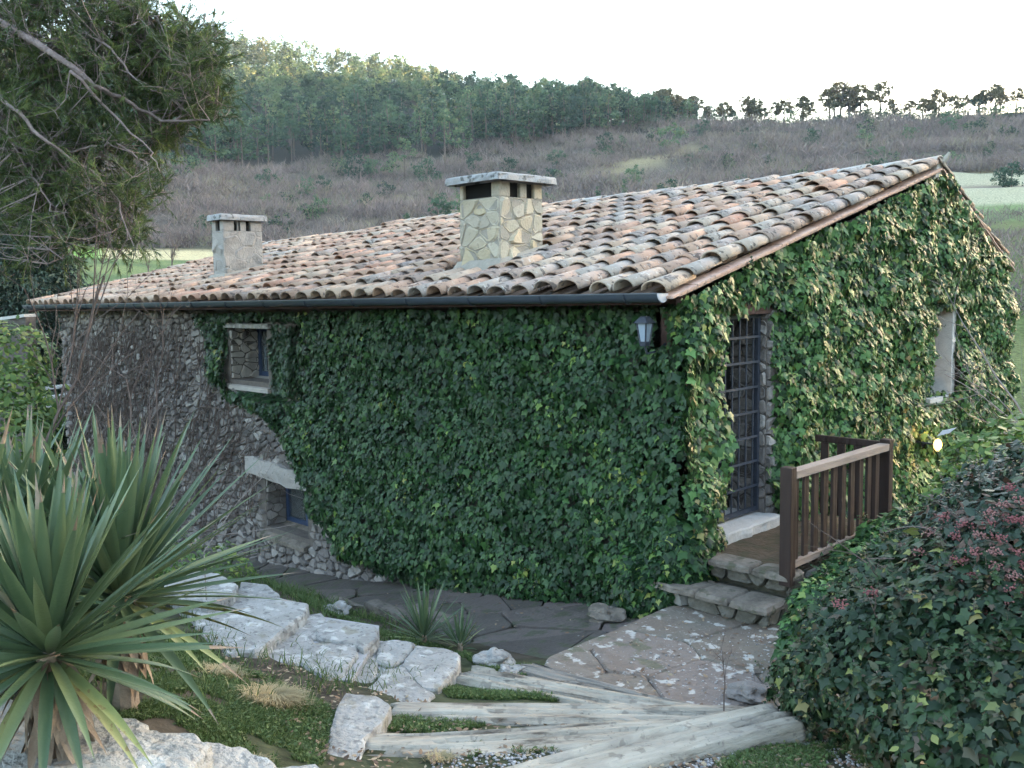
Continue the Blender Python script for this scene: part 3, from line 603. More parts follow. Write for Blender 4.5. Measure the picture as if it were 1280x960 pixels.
isw = lambda x: rng.random() < min(.92, max(.15, (-x-1.0)/6))
for c in covers[:300]: put('tile', (twm if isw(c[5]) else tme)[c[3]], roof, c[1], c[2])
VV, FF, RN = [], [], []; b = 0; MI = []
for c in covers[300:]:
    V, F = TC[c[3]]; MI += [int(isw(c[5]))]*len(F); VV.append(V@c[2].T+c[1]); FF.append(F+b); RN += [rng.random()]*len(F); b += len(V)
ro = link('remaining_tiles', mesh_np('remaining_tiles', np.concatenate(VV), np.concatenate(FF), RN, smooth=True), M['tile'], roof, kind='stuff'); ro.data.materials.append(M['tile_warm']); ro.data.polygons.foreach_set('material_index', MI)
VV, FF, RN = [], [], []; b = 0
for c in pans:
    V, F = TP; VV.append(V@c[2].T+c[1]); FF.append(F+b); RN += [rng.random()]*len(F); b += len(V)
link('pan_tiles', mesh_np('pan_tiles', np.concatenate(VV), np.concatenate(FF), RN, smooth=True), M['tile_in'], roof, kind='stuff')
# ridge caps, laid along the ridge
rme = mesh_np('ridge_tile', *arc_tile(.145, .115, .11, .09, .52, .016)); rme.materials.append(M['ridge'])
a_ = rme.attributes.new('rnd', 'FLOAT', 'FACE')
x = .16; k = 0
while x > -16.0:
    dx = .45; zz = ZR(x-.2)+.10; sl_ = (ZR(x-.6)-ZR(x))/-.6
    uy = nrm(np.array([-1, 0, -.012])); n = np.array([0, 0, 1.]); ux = np.cross(uy, n)
    B = np.stack([ux, uy, n], 1); R_ = np.array(Matrix.Rotation(math.radians(rng.normal(0, 2)), 3, 'Z')@Matrix.Rotation(math.radians(-1.5+rng.normal(0, .8)), 3, 'X'))
    put('ridge_tile', rme, roof, np.array([x, YR+rng.normal(0, .01), zz-.02]), B@R_*rng.uniform(.96, 1.04)); x -= dx*rng.uniform(.96, 1.03); k += 1
mb = MB(); mb.box((-15.9, YR-.10, ZR(-8)-.12), (-.0, YR+.10, ZR(-16)+.05)); mb.build('ridge_mortar', M['chmortar'], roof)
mb = MB(); mb.add([(.03, YR-.09, 4.10), (.12, YR-.09, 4.10), (.12, YR+.09, 4.10), (.03, YR+.09, 4.10), (.03, YR-.10, 4.31), (.155, YR-.10, 4.31), (.155, YR+.10, 4.31), (.03, YR+.10, 4.31)], [(0, 3, 2, 1), (4, 5, 6, 7), (0, 1, 5, 4), (1, 2, 6, 5), (2, 3, 7, 6), (3, 0, 4, 7)]); mb.build('ridge_end', M['concrete'], roof, bevel=.01)
mb = MB(); mb.tube([(.10, YR+.03, 4.27), (.17, YR+.10, 4.36), (.20, YR+.13, 4.44)], [.05, .035, .015], 6); mb.build('ridge_stub', M['chmortar'], roof)
# near rake: two courses of thin flat tiles under the edge, front and back slope
for (y0, y1, n) in ((YE, YR-.02, 16), (YR+.02, YB, 9)):
    for k in range(n):
        ya = y0+(y1-y0)*k/n; yb = y0+(y1-y0)*(k+1)/n-.006
        for lay_, (xo, dz) in enumerate(((.182, .036), (.160, .014))):
            sh = .12 if lay_ else 0; a = ya+sh if ya+sh < y1-.1 else ya; bb = min(yb+sh, y1) if k < n-1 else y1
            jj = rng.normal(0, .003)
            V = [(.02, a, roofz(0, a)+dz+jj), (xo+jj, a, roofz(0, a)+dz+jj), (xo+jj, bb, roofz(0, bb)+dz+jj), (.02, bb, roofz(0, bb)+dz+jj)]
            V = V+[(v[0], v[1], v[2]-.020) for v in V]
            MB().add(V, [(0, 1, 2, 3), (7, 6, 5, 4), (0, 4, 5, 1), (1, 5, 6, 2), (2, 6, 7, 3), (3, 7, 4, 0)]).build('edge_tile', M['terra'], roof)
    mb = MB(); V = [(-.3, y0+.3, roofz(0, y0+.3)-.075), (.0, y0+.3, roofz(0, y0+.3)-.075), (.0, y1, roofz(0, y1)-.075), (-.3, y1, roofz(0, y1)-.075)]; V += [(v[0], v[1], v[2]-.05) for v in V]
    mb.add(V, [(0, 1, 2, 3), (7, 6, 5, 4), (0, 4, 5, 1), (1, 5, 6, 2), (2, 6, 7, 3), (3, 7, 4, 0)]).build('rake_board', M['soffit'], roof)
# tiles of the rear slope beside the rake
for r in range(8):
    for c in range(2):
        y = YB-.02-r*(YB-YR)/8; x_ = .06-PIT*c; zz = roofz(0, y); uy = nrm(np.array([0, YR-YB, ZR(0)-ZB])); n = np.cross(np.array([1., 0, 0]), uy); n = n if n[2] > 0 else -n
        ux = np.cross(uy, n); R_ = np.array(Matrix.Rotation(math.radians(-1.8), 3, 'X')@Matrix.Rotation(math.radians(rng.normal(0, 2)), 3, 'Z'))
        put('tile', tme[r % 3], roof, np.array([x_+rng.normal(0, .01), y, zz])+n*.075, np.stack([ux, uy, n], 1)@R_)
# eave soffit and gutter
mb = MB(); n = 10; xs = np.linspace(.10, -15.25, 30); V = []
for x in xs:
    zz = 2.765+.085*min(x, 0)/15.2
    prof = [(-.075, .0), (-.085, .004)]
    ring = [(.068*math.cos(PI+PI*k/n), .072*math.sin(PI+PI*k/n)) for k in range(n+1)]
    ring = [(-.080, .006), (-.074, .010)]+ring+[(.062, .0)]+[(.060*math.cos(2*PI-PI*k/n), .064*math.sin(2*PI-PI*k/n)) for k in range(1, n)]
    V += [(x, YE-.04+a, zz+b) for a, b in ring]
q = len(V)//len(xs); F = [(i*q+k, i*q+(k+1) % q, (i+1)*q+(k+1) % q, (i+1)*q+k) for i in range(len(xs)-1) for k in range(q)]
gut = mb.add(V, F).build('gutter', M['gutter'], house, smooth=True)
mb = MB(); x = .11; V = [(x, YE-.04+.072*math.cos(PI+PI*k/n), 2.77+.078*math.sin(PI+PI*k/n)) for k in range(n+1)]; V += [(x-.012, v[1], v[2]) for v in V]
mb.add(V, [tuple(range(n+1)), tuple(range(2*n+1, n, -1))]+[(k, n+1+k, n+2+k, k+1) for k in range(n)]+[(n, 2*n+1, n+1, 0)]); mb.build('gutter_end', M['zinc'], gut)
for k in range(16):
    x = -.25-k*.98; zz = 2.765+.085*x/15.2; MB().tube([(x, YE-.04+.078*math.cos(PI+PI*j/8), zz+.082*math.sin(PI+PI*j/8)) for j in range(9)]+[(x, -.36, zz+.03)], .006, 5).build('gutter_bracket', M['gutter'], gut)
# ---------------------------------------------------------------- chimneys
def chimney(x0, x1, y0, y1, zb, z1, zc, over, thc, m_st, m_mo, du, dv, posts, h, gap=.012):
    ch = MB().box((x0, y0, zb), (x1, y1, z1)).build('chimney', m_mo, house)
    for (o3, ux, ln) in (((x0, y0, 0), (1, 0, 0), x1-x0), ((x1, y0, 0), (0, 1, 0), y1-y0)):
        nn_ = (0, -1, 0) if ux == (1, 0, 0) else (1, 0, 0); L_ = []
        lay(L_, 0.0, ln, zb+.05, z1, du, dv, lambda *a: False, o3, ux, (0, 0, 1), nn_, gap=gap, h=h, jx=.7, cut=.20 if du < .23 else .12)
        for V, F in L_: MB().add(V, F).build('stone', m_st, ch)
    MB().box((x0+.05, y0+.05, z1), (x1-.05, y1-.05, zc)).build('flue', M['dark'], ch)
    for (a, b, c, d) in posts: MB().box((a, c, z1), (b, d, zc)).build('vent_post', m_st, ch, bevel=.012)
    slab([(x0-over, y0-over), (x1+over, y0-over), (x1+over, y1+over), (x0-over, y1+over)], zc+thc, thc, 'chimney_cap', M['cap'], ch, amp=.010, rings=4, seg=.08)
    return ch
x0, x1, y0, y1 = -3.62, -2.96, .67, 1.38
chimney(x0, x1, y0, y1, 2.75, 3.88, 4.05, .13, .09, M['chstone'], M['chmortar'], .22, .17,
        [(x1-.13, x1, y0, y0+.18), (x1-.11, x1, y0+.345, y0+.455), (x1-.11, x1, y1-.13, y1), (x0, x0+.05, y0, y0+.1), (x0, x0+.10, y1-.12, y1)], (.006, .016), gap=.006)
x0, x1, y0, y1 = -10.0, -9.62, .84, 1.55
chimney(x0, x1, y0, y1, 2.75, 3.88, 4.05, .07, .10, M['chgrey'], M['chgrey'], .24, .22,
        [(x1-.12, x1, y0, y0+.20), (x1-.12, x1, y0+.26, y0+.28), (x1-.12, x1, y0+.31, y0+.42), (x1-.12, x1, y0+.50, y1), (x0, x0+.12, y0, y0+.14)], (.002, .007), gap=.004)
# mortar flashing at the chimney feet
for a, b, c, d in CH:
    zz = roofz(a, c)
    mb = MB(); mb.add([(a-.06, c-.12, roofz(a, c-.12)+.06), (b+.06, c-.12, roofz(b, c-.12)+.06), (b+.02, c, roofz(b, c)+.22), (a-.0, c, roofz(a, c)+.20)], [(0, 1, 2, 3)]); mb.add([(b+.12, c-.1, roofz(b, c-.1)+.05), (b+.12, d+.05, roofz(b, d)+.10), (b, d+.05, roofz(b, d)+.20), (b, c-.02, roofz(b, c)+.20)], [(0, 1, 2, 3)])
    mb.build('chimney_flashing', M['chmortar'], roof)
# ================================================================== WALL LANTERN
lt_ = P(806, 410, y=-.36); lx, ly, lz = lt_; lz -= .03
lant = thing('wall_lantern', 'dark iron lantern with milky glass under the gutter at the ivy corner', 'lantern', (lx, -.05, lz))
for s in range(4):
    a = math.radians(45+90*s); b = a+PI/2; rt, rb, zt, zb = .068, .042, .072, -.085
    q = lambda an, r, z: (lx+r*math.cos(an), ly+r*math.sin(an), lz+z)
    MB().tube([q(a, rt, zt), q(a, rb, zb)], .008, 5).build('lantern_rib', M['iron'], lant)
    MB().add([q(a, rt-.003, zt), q(b, rt-.003, zt), q(b, rb-.003, zb), q(a, rb-.003, zb)], [(0, 1, 2, 3)]).build('lantern_pane', M['frost'], lant)
mb = MB(); V = [q(math.radians(45+90*s), .100, .072) for s in range(4)]+[q(math.radians(45+90*s), .04, .13) for s in range(4)]
mb.add(V, [(3, 2, 1, 0), (4, 5, 6, 7)]+[(i, (i+1) % 4, 4+(i+1) % 4, 4+i) for i in range(4)]); mb.build('lantern_roof', M['iron'], lant, bevel=.004)
mb = MB(); V = [q(math.radians(45+90*s), .052, -.085) for s in range(4)]+[q(math.radians(45+90*s), .04, -.125) for s in range(4)]
mb.add(V, [(0, 1, 2, 3), (7, 6, 5, 4)]+[(i, 4+i, 4+(i+1) % 4, (i+1) % 4) for i in range(4)]); mb.build('lantern_base', M['iron'], lant)
MB().tube([(lx, ly, lz-.12), (lx, ly+.03, lz-.19), (lx, ly+.16, lz-.18), (lx, -.02, lz-.10)], .010, 6).tube([(lx, -.03, lz-.2), (lx, -.03, lz+.12)], .02, 6).build('lantern_bracket', M['iron'], lant)
MB().box((lx-.05, -.06, lz-.2), (lx+.05, .0, lz+.16)).build('backplate', M['soffit'], lant)
# ================================================================== IVY
def ivy_sheet(n, u0, u1, v0, v1, ok, tofn, thick, kindm, size, label, bias=0, n_ind=300, nm0=(0, -1, 0)):
    u = rng.uniform(u0, u1, n); v = rng.uniform(v0, v1, n); k = ok(u, v); u, v = u[k], v[k]
    T = thick(u, v); layer = rng.choice(3, len(u), p=[.5, .3, .2]); dep = T-layer*.045-rng.uniform(0, .03, len(u))
    e = .04; gu = (thick(u+e, v)-thick(u-e, v))/(2*e); gv = (thick(u, v+e)-thick(u, v-e))/(2*e)
    pos, ux, uy, nn_ = tofn(u, v, np.maximum(dep, .02))
    nm = nrm(nn_-ux*gu[:, None]*.9-uy*gv[:, None]*.9+np.array([0, 0, .18])+jit(len(u), .28))
    tip = np.array([0, 0, -1.])+jit(len(u), .38)
    sz = np.minimum(size*np.exp(rng.normal(-.05, .36, len(u))), size*1.75)
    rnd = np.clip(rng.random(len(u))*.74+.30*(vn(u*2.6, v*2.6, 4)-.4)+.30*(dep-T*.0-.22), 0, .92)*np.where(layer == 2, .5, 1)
    hot = (vn(u*2.1, v*2.1, 11) > .80) & (rng.random(len(u)) < .35) & (layer == 0); rnd = np.where(hot, rng.uniform(.93, .999, len(u)), rnd)
    return pos, nm, tip, sz, rnd
# long wall
ivy1 = thing('ivy', 'dense dark green ivy hanging over the long wall from the gutter to the path', 'ivy', (-4.0, -.02, -.6))
def okL(u, v):
    top = 2.68+.015*u
    a = (v < top) & (u > ivx(v)+(vn(v*5, u*0+2, 9)-.5)*.35)
    a &= v > zpath(u)+.02+.25*np.clip(-u-3.6, 0, 1)
    for i, (x0, x1, lo, hi) in enumerate(OPL):
        pad = .05
        xr = x0+1.14 if i == 0 else x0+.66
        a &= ~((u > x0-pad) & (u < xr+(vn(v*7, u*0, 3)-.5)*.12) & (v > lo-.13) & (v < hi+.08))
    a &= ~((np.abs(u-lx) < .07) & (v > lz-.16))
    return a
thL = lambda u, v: .13+.12*fbm(u*1.4, v*1.4, 2)+.10*np.clip(1.4-v+zpath(u), 0, 1)*.9+.16*np.clip((u+1.0), 0, 1)*np.clip(1.6-v, 0, 1.2)+.13*(vn(u*3.3, v*3.3, 6)-.5)+.07*(vn(u*8, v*8, 7)-.5)-.08*np.clip(1-(u-ivx(v))/.5, 0, 1)-.30*np.clip(1.4-np.abs(u+6.7)/.7, 0, 1)*(v > 1.4)*(v < 2.45)
fL = lambda u, v, d: (np.stack([u, -d, v], 1), np.array([1., 0, 0]), np.array([0, 0, 1.]), np.array([0, -1., 0]))
p1 = ivy_sheet(56000, -9.3, .12, -1.2, 2.72, okL, fL, thL, None, .056, '')
scatter(ivy1, 'ivy', *p1, M['ivy'], origin=(-4.0, -.02, -.6))
def sprigs(parent, pos, nm, n, L_, kind, size, m, drop=-.5, rnd_hi=.9, name='shoots'):
    k = rng.choice(len(pos), n); mb = MB(); PP, NN, TT, SS, RR = [], [], [], [], []
    for i in k:
        d = nrm(nm[i]*.8+rng.normal(0, .5, 3)+np.array([0, 0, drop*.3])); p = np.array(pos[i]); pts = [p]; l = L_*rng.uniform(.4, 1.2); q_ = 6
        for j in range(q_): d = nrm(d+rng.normal(0, .15, 3)+np.array([0, 0, drop*.22])); pts.append(pts[-1]+d*l/q_)
        mb.tube(pts, list(np.linspace(.0025, .001, q_+1)), 3, cap=False); r_ = rng.uniform(.2, rnd_hi)
        for j in range(1, q_+1):
            for s_ in (0, 1): PP.append(pts[j]+rng.normal(0, .006, 3)); NN.append(nrm(rng.normal(0, .5, 3)+np.array([0, 0, .8])+nm[i]*.5)); TT.append(d+rng.normal(0, .7, 3)+np.array([0, 0, -.5])); SS.append(size*(1.15-.12*j)*rng.uniform(.6, 1.1)); RR.append(min(.92, r_+rng.uniform(-.1, .15)))
    mb.build(name, M['twig'], parent, kind='stuff'); scatter(parent, kind, np.array(PP), np.array(NN), np.array(TT), np.array(SS), np.array(RR), m, 0, rest='shoot_leaves', origin=np.array(parent.location))
sprigs(ivy1, p1[0][::3], p1[1][::3], 220, .15, 'ivy', .05, M['ivy'], -.9)
CORNER = True
# gable wall
ivy2 = thing('ivy', 'bright glossy ivy covering the gable wall round the barred door', 'ivy', (.02, 4.0, .1))
rzv = np.vectorize(lambda y: roofz(0, y))
def okG(u, v):
    a = v < rzv(u)-.03; a &= v > .10
    a &= ~((u > .36) & (u < 1.46+(vn(v*4, u*0, 5)-.5)*.10) & (v > .44) & (v < 2.62+(vn(u*5, u*0, 5)-.5)*.12))
    a &= ~((u > 5.52) & (u < 6.00) & (v > 1.42+(vn(u*9, u*0, 5)-.5)*.2) & (v < 2.5))
    return a
def thG(u, v):
    t = .15+.16*fbm(u*1.3, v*1.3, 12)+.20*(vn(u*2.9, v*2.9, 16)-.5)+.09*(vn(u*7, v*7, 17)-.5)+.10*np.clip(1-np.abs(u-3.4)/1.8, 0, 1)
    return t-.10*np.clip(1-(u-1.45)/.35, 0, 1)*(u > 1)-.02-.19*np.clip(1.3-np.abs(u-5.35)/.5, 0, 1)*(v > 1.3)*(v < 2.6)+.10*np.clip(.5-np.abs(u-.1), 0, 1)*np.clip(1.4-v, 0, 1)
fG = lambda u, v, d: (np.stack([d, u, v], 1), np.array([0, 1., 0]), np.array([0, 0, 1.]), np.array([1., 0, 0]))
p2 = ivy_sheet(64000, -.22, 8.15, 0.0, 4.2, okG, fG, thG, None, .058, '')
scatter(ivy2, 'ivy', *p2, M['ivyg'], origin=(.02, 4.0, .1)); sprigs(ivy2, p2[0][::3], p2[1][::3], 420, .16, 'ivy', .05, M['ivyg'], -.6)
# stray runners of ivy at gutter and eave tiles, bare creeper stems on the open stonework
creep = thing('bare_creeper', 'leafless brown creeper stems on the bare stonework left of the ivy', 'creeper', (-11.5, -.05, -1.2))
mb = MB()
for k in range(1100):
    x = rng.uniform(-14.5, -7.0) if k % 3 else rng.uniform(-14.5, -10.5); z = zpath(x)+rng.uniform(.1, 3.4); L_ = rng.uniform(.4, 1.5); a = rng.normal(.9, .35); pts = []
    for j in range(6):
        if z > 2.5 or x > ivx(z)+.2 or any(o[0]-.05 < x < o[1]+.05 and o[2]-.15 < z < o[3]+.1 for o in OPL): break
        pts.append((x, -.055-rng.uniform(0, .03), z)); a += rng.normal(0, .3); x += math.cos(a)*L_/6; z += math.sin(a)*L_/6
    if len(pts) > 2: mb.tube(pts, list(np.linspace(.009, .003, len(pts))), 4, cap=False)
mb.build('stems', M['twig'], creep, kind='stuff')
# glowing garden lamp on the gable ivy
gp_ = P(1172, 556, x=.42)
lampg = thing('garden_lamp', 'small lit amber lamp glowing against the gable ivy', 'lamp', tuple(gp_))
em = bpy.data.materials.new('amber_glow'); em.use_nodes = True; e_ = em.node_tree.nodes['Principled BSDF']; e_.inputs['Base Color'].default_value = (1, .6, .2, 1); e_.inputs['Emission Color'].default_value = (1.0, .55, .14, 1); e_.inputs['Emission Strength'].default_value = .55
bm = bmesh.new(); bmesh.ops.create_icosphere(bm, subdivisions=2, radius=.06)
for v in bm.verts: v.co.z *= 1.25; v.co.x *= .8
me = bpy.data.meshes.new('bulb'); bm.to_mesh(me); bm.free(); link('bulb', me, em, lampg)
MB().add([tuple(gp_+np.array(q)) for q in [(-.02, .02, .10), (.10, .08, .14), (.14, .22, .20), (.0, .14, .16)]], [(0, 1, 2, 3)]).build('lamp_hood', M['zinc'], lampg)
MB().tube([gp_+np.array([-.02, 0, 0]), gp_+np.array([-.40, 0, .02])], .012, 6).build('lamp_arm', M['iron'], lampg)
lg = bpy.data.lights.new('lamp_light', 'POINT'); lg.energy = 1.5; lg.color = (1, .6, .2); lg.shadow_soft_size = .07
lo = bpy.data.objects.new('lamp_light', lg); COL.objects.link(lo); lo.parent = lampg; lo.location = (.14, -.05, .02)
# ================================================================== PAVING, STEPS
zp1 = lambda x: float(zpath(x))
path = MB(); xs = [-15, -11, -8, -5.1, -2.6, -1, .16]
near = [-1.1, -1.05, -1.05, -1.05, -1.2, -1.75, -2.15]
V = []
for x, ny in zip(xs, near): V += [(x, .0, zp1(x)-.03), (x, ny, zp1(x)-.03), (x, ny, zp1(x)-.4)]
F = []
for i in range(len(xs)-1): F += [(3*i, 3*i+1, 3*i+4, 3*i+3), (3*i+1, 3*i+2, 3*i+5, 3*i+4)]
path.add(V, F); path_o = path.build('path', M['joint'], None, kind='structure')
# flagstones, broken irregularly
sites = []
for i in range(34):
    for j in range(3): sites.append((-10.5+i*.33*1.02+rng.normal(0, .12), -.25-j*.62+rng.normal(0, .14)))
bound = [(-10.6, -.02), (-10.6, -1.03), (-2.7, -1.15), (-1.0, -1.72), (.15, -2.12), (.15, -.02)]
sites = [s for i, s in enumerate(sites) if rng.random() > .42]
for c in cells(sites, bound, 1.3, 1):
    if c is None or len(c) < 3: continue
    q = shrink(c, .014, .004, .12); hh = rng.uniform(-.004, .012)
    MB().prism([tuple(p) for p in q][::-1] if sum(q[i][0]*q[(i+1) % len(q)][1]-q[(i+1) % len(q)][0]*q[i][1] for i in range(len(q))) < 0 else [tuple(p) for p in q], lambda x, y: zp1(x)-.045, lambda x, y: zp1(x)+hh).build('flagstone', M['flag'], path_o, bevel=.006)
for i in range(9):
    a = -7.5+i*.72
    if a > -2.2: break
    y = -1.12; slab([(a, y-.09), (a+.68, y-.09-(.06 if a > -3 else 0)), (a+.68, y+.05), (a, y+.07)], zp1(a+.34)+.06, .2, 'kerb_stone', M['tread'], path_o, amp=.01, rings=2)
# landing
LP_ = [(.19, -.30), (.19, -2.06), (.6, -2.25), (1.5, -2.35), (2.3, -2.1), (2.5, -1.2), (1.9, -.2), (1.2, -.2)]
land_o = MB().prism(LP_[::-1] if False else LP_, -.35, .085).build('landing', M['joint'], None, kind='structure')
sites = [(.45, -.62), (.62, -1.5), (1.15, -.75), (1.25, -1.62), (1.85, -.95), (2.0, -1.8), (.9, -2.12), (.30, -2.0)]
for c in cells(sites, [(p[0], p[1]) for p in LP_], 1, 1):
    if c is None: continue
    slab(shrink(c, .005, .004, .06), .125, .05, 'flagstone', M['landing'], land_o, amp=.004, rings=5, seg=.07)
slab([(.165, -.38), (.30, -.38), (.30, -2.02), (.165, -2.02)], .127, .19, 'edge_stone', M['landing'], land_o, amp=.006, rings=2)
# porch and its steps
porch = thing('porch_steps', 'stone porch with two worn steps of rough stones in front of the barred door', 'steps', (.5, .5, 0))
MB().box((.02, .12, -.3), (1.0, 2.1, .435)).build('porch_core', M['joint'], porch)
slab([(.02, .06), (.98, .10), (1.02, 2.1), (.02, 2.1)], .475, .05, 'porch_floor', M['moss'], porch, amp=.010, rings=7)
for a, b in ((-.02, .30), (.315, .72), (.735, 1.08)): slab([(a, -.10), (b, -.10), (b, .16), (a, .16)], .495, .055, 'coping_slab', M['tread'], porch, amp=.006, rings=3)
MB().box((.0, -.325, -.1), (.98, .10, .245)).build('step_core', M['joint'], porch)
for a, b in ((-.05, .40), (.41, .72), (.73, 1.08)): slab([(a, -.44), (b, -.44), (b, -.08), (a, -.08)], .305, .055, 'step_tread', M['tread'], porch, amp=.006, rings=3)
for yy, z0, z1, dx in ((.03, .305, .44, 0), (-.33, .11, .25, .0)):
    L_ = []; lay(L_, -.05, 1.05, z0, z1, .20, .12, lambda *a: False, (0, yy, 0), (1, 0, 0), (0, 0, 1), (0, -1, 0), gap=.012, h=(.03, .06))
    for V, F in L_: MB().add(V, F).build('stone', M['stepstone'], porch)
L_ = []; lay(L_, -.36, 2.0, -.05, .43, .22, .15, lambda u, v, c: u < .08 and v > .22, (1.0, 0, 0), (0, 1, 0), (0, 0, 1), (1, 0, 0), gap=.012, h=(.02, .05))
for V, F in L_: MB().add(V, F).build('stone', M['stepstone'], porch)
# wooden railing
rail = thing('wooden_railing', 'dark brown wooden railing along the porch edge beside the steps', 'railing', (1.02, .9, .45))
ya, yb = -.05, 1.80; RXp = 1.035
for y in (ya, yb): MB().box((RXp-.05, y-.045, .40 if y == ya else .1), (RXp+.05, y+.045, 1.37)).build('post', M['railwood'], rail, bevel=.006)
MB().box((RXp-.05, ya+.047, 1.27), (RXp+.05, yb-.047, 1.335)).build('top_rail', M['railtop'], rail, bevel=.005)
MB().box((RXp-.025, ya+.047, .53), (RXp+.03, yb-.047, .585)).build('bottom_rail', M['railtop'], rail, bevel=.004)
for k in range(10):
    y = ya+.13+k*.170; MB().box((RXp-.022+rng.normal(0, .002), y-.040, .50), (RXp+.004, y+.040, 1.268)).build('slat', M['railwood'], rail, bevel=.003)
MB().box((.30, yb+.03, 1.27), (RXp-.052, yb+.075, 1.335)).build('return_rail', M['railwood'], rail, bevel=.005)
for k in range(4):
    x = .40+k*.17; MB().box((x-.04, yb+.035, .55), (x+.04, yb+.06, 1.268)).build('slat', M['railwood'], rail, bevel=.003)
# ================================================================== PALE STONE STAIR
def PZ(poly, z): return [tuple(P(a, b, z=z)[:2]) for a, b in poly]
for poly, z in (([(318, 798), (352, 786), (385, 768), (474, 782), (470, 800), (440, 850), (410, 850), (322, 820)], .27), ([(412, 848), (470, 800), (572, 816), (545, 862), (530, 884), (470, 884), (430, 868)], .205)): MB().prism([tuple(p) for p in PZ(poly, z)][::-1], z-.3, z).build('path_bed', M['pebble'], None, kind='structure')
stair = thing('stone_stair', 'flight of broad pale limestone slabs stepping down beside the grass', 'steps', tuple(P(400, 830, z=.1)))
for poly, z, th in [
    ([(205, 726), (240, 712), (275, 716), (298, 730), (290, 742), (262, 752), (225, 748)], .47, .25),
    ([(232, 758), (262, 744), (300, 738), (345, 748), (330, 762), (280, 778), (245, 785)], .38, .22),
    ([(300, 726), (335, 730), (350, 742), (322, 746), (298, 738)], .33, .2),
    ([(250, 792), (262, 770), (305, 750), (345, 746), (386, 753), (380, 768), (350, 790), (325, 812), (290, 815), (262, 806)], .385, .2),
    ([(278, 806), (302, 800), (305, 812), (290, 820), (276, 816)], .38, .15),
    ([(318, 800), (352, 788), (390, 795), (398, 812), (372, 830), (345, 828), (322, 815)], .30, .2),
    ([(352, 788), (378, 768), (402, 765), (412, 778), (398, 796), (388, 798)], .30, .2),
    ([(398, 798), (392, 785), (412, 772), (470, 781), (474, 796), (455, 812), (440, 804)], .31, .19),
    ([(374, 826), (392, 802), (445, 804), (449, 818), (428, 842), (410, 848), (392, 840)], .30, .2),
    ([(412, 850), (430, 838), (452, 816), (475, 822), (468, 850), (440, 862)], .235, .2),
    ([(468, 826), (472, 802), (492, 798), (520, 803), (508, 822), (488, 832)], .24, .2),
    ([(500, 830), (520, 805), (560, 810), (576, 817), (572, 832), (548, 862), (528, 860)], .245, .2),
    ([(445, 868), (470, 850), (480, 835), (505, 832), (530, 860), (545, 866), (530, 884), (492, 886), (470, 882)], .25, .2),
    ([(420, 884), (432, 864), (470, 868), (490, 880), (480, 900), (456, 922), (450, 955), (448, 1010), (398, 1010), (404, 950), (412, 912)], .41, .27)]:
    slab(PZ(poly, z), z, th, 'stone_slab', M['slab'], stair, amp=.0065, rings=7, seg=.033)
# boulders of the retaining edge nearest the camera
rk = thing('boulder', 'huge grey limestone boulder below the big yucca, nearest of the foreground stones', 'boulder', tuple(P(150, 960, z=.6)))
slab(PZ([(-120, 868), (-40, 868), (60, 878), (112, 880), (128, 892), (170, 897), (205, 912), (245, 914), (255, 930), (230, 1010), (200, 1200), (-200, 1200)], .97), .97, .5, 'rock', M['boulder'], rk, amp=.022, rings=14, seg=.035)
rk = thing('boulder', 'flatter pale boulder between the big yucca rock and the stair slabs', 'boulder', tuple(P(300, 980, z=.6)))
slab(PZ([(236, 935), (258, 922), (290, 930), (335, 943), (345, 955), (330, 1100), (210, 1100)], .86), .86, .4, 'rock', M['boulder'], rk, amp=.02, rings=9, seg=.035)
rk = thing('boulder', 'low stone sliver at the bottom edge between grass and stair slabs', 'boulder', tuple(P(370, 980, z=.6)))
slab(PZ([(345, 958), (395, 954), (410, 962), (405, 1040), (340, 1040)], .60), .60, .3, 'rock', M['boulder'], rk, amp=.015, rings=6, seg=.035)
# small loose rocks
for (a, b, r, z, lab) in [(422, 762, 14, -.08, 'small pale rock in the grass above the dark path'), (615, 824, 22, .07, 'lumpy grey rock at the upper end of the timber steps'), (640, 840, 15, .10, 'crumbly pale rock between grass and the uppermost timber'),
                          (757, 768, 20, -.03, 'rounded rock at the foot of the ivy corner'), (935, 865, 20, .17, 'grey rock against the edge of the right hand bush'), (490, 700, 13, -.42, 'rounded stone lying at the ivy wall foot near the bare stonework')]:
    c = P(a, b, z=z); s_ = r/FPX*np.linalg.norm(c-CAM); bm = bmesh.new(); bmesh.ops.create_icosphere(bm, subdivisions=4, radius=1)
    sd = random.random()*50
    for v in bm.verts:
        n = mn.noise(v.co*1.5+Vector((sd, 0, 0)))*.6+mn.noise(v.co*3.5+Vector((0, sd, 0)))*.12
        v.co = v.co*(1+n); v.co.x *= s_*1.15; v.co.y *= s_*.95; v.co.z *= s_*.5
    me = bpy.data.meshes.new('rock'); bm.to_mesh(me); bm.free(); o = link('rock', me, M['slab'] if a < 700 else (M['tread'] if a < 800 else M['stone'])); o.location = tuple(c); o.rotation_euler.z = sd
    tag(o, lab, 'rock')
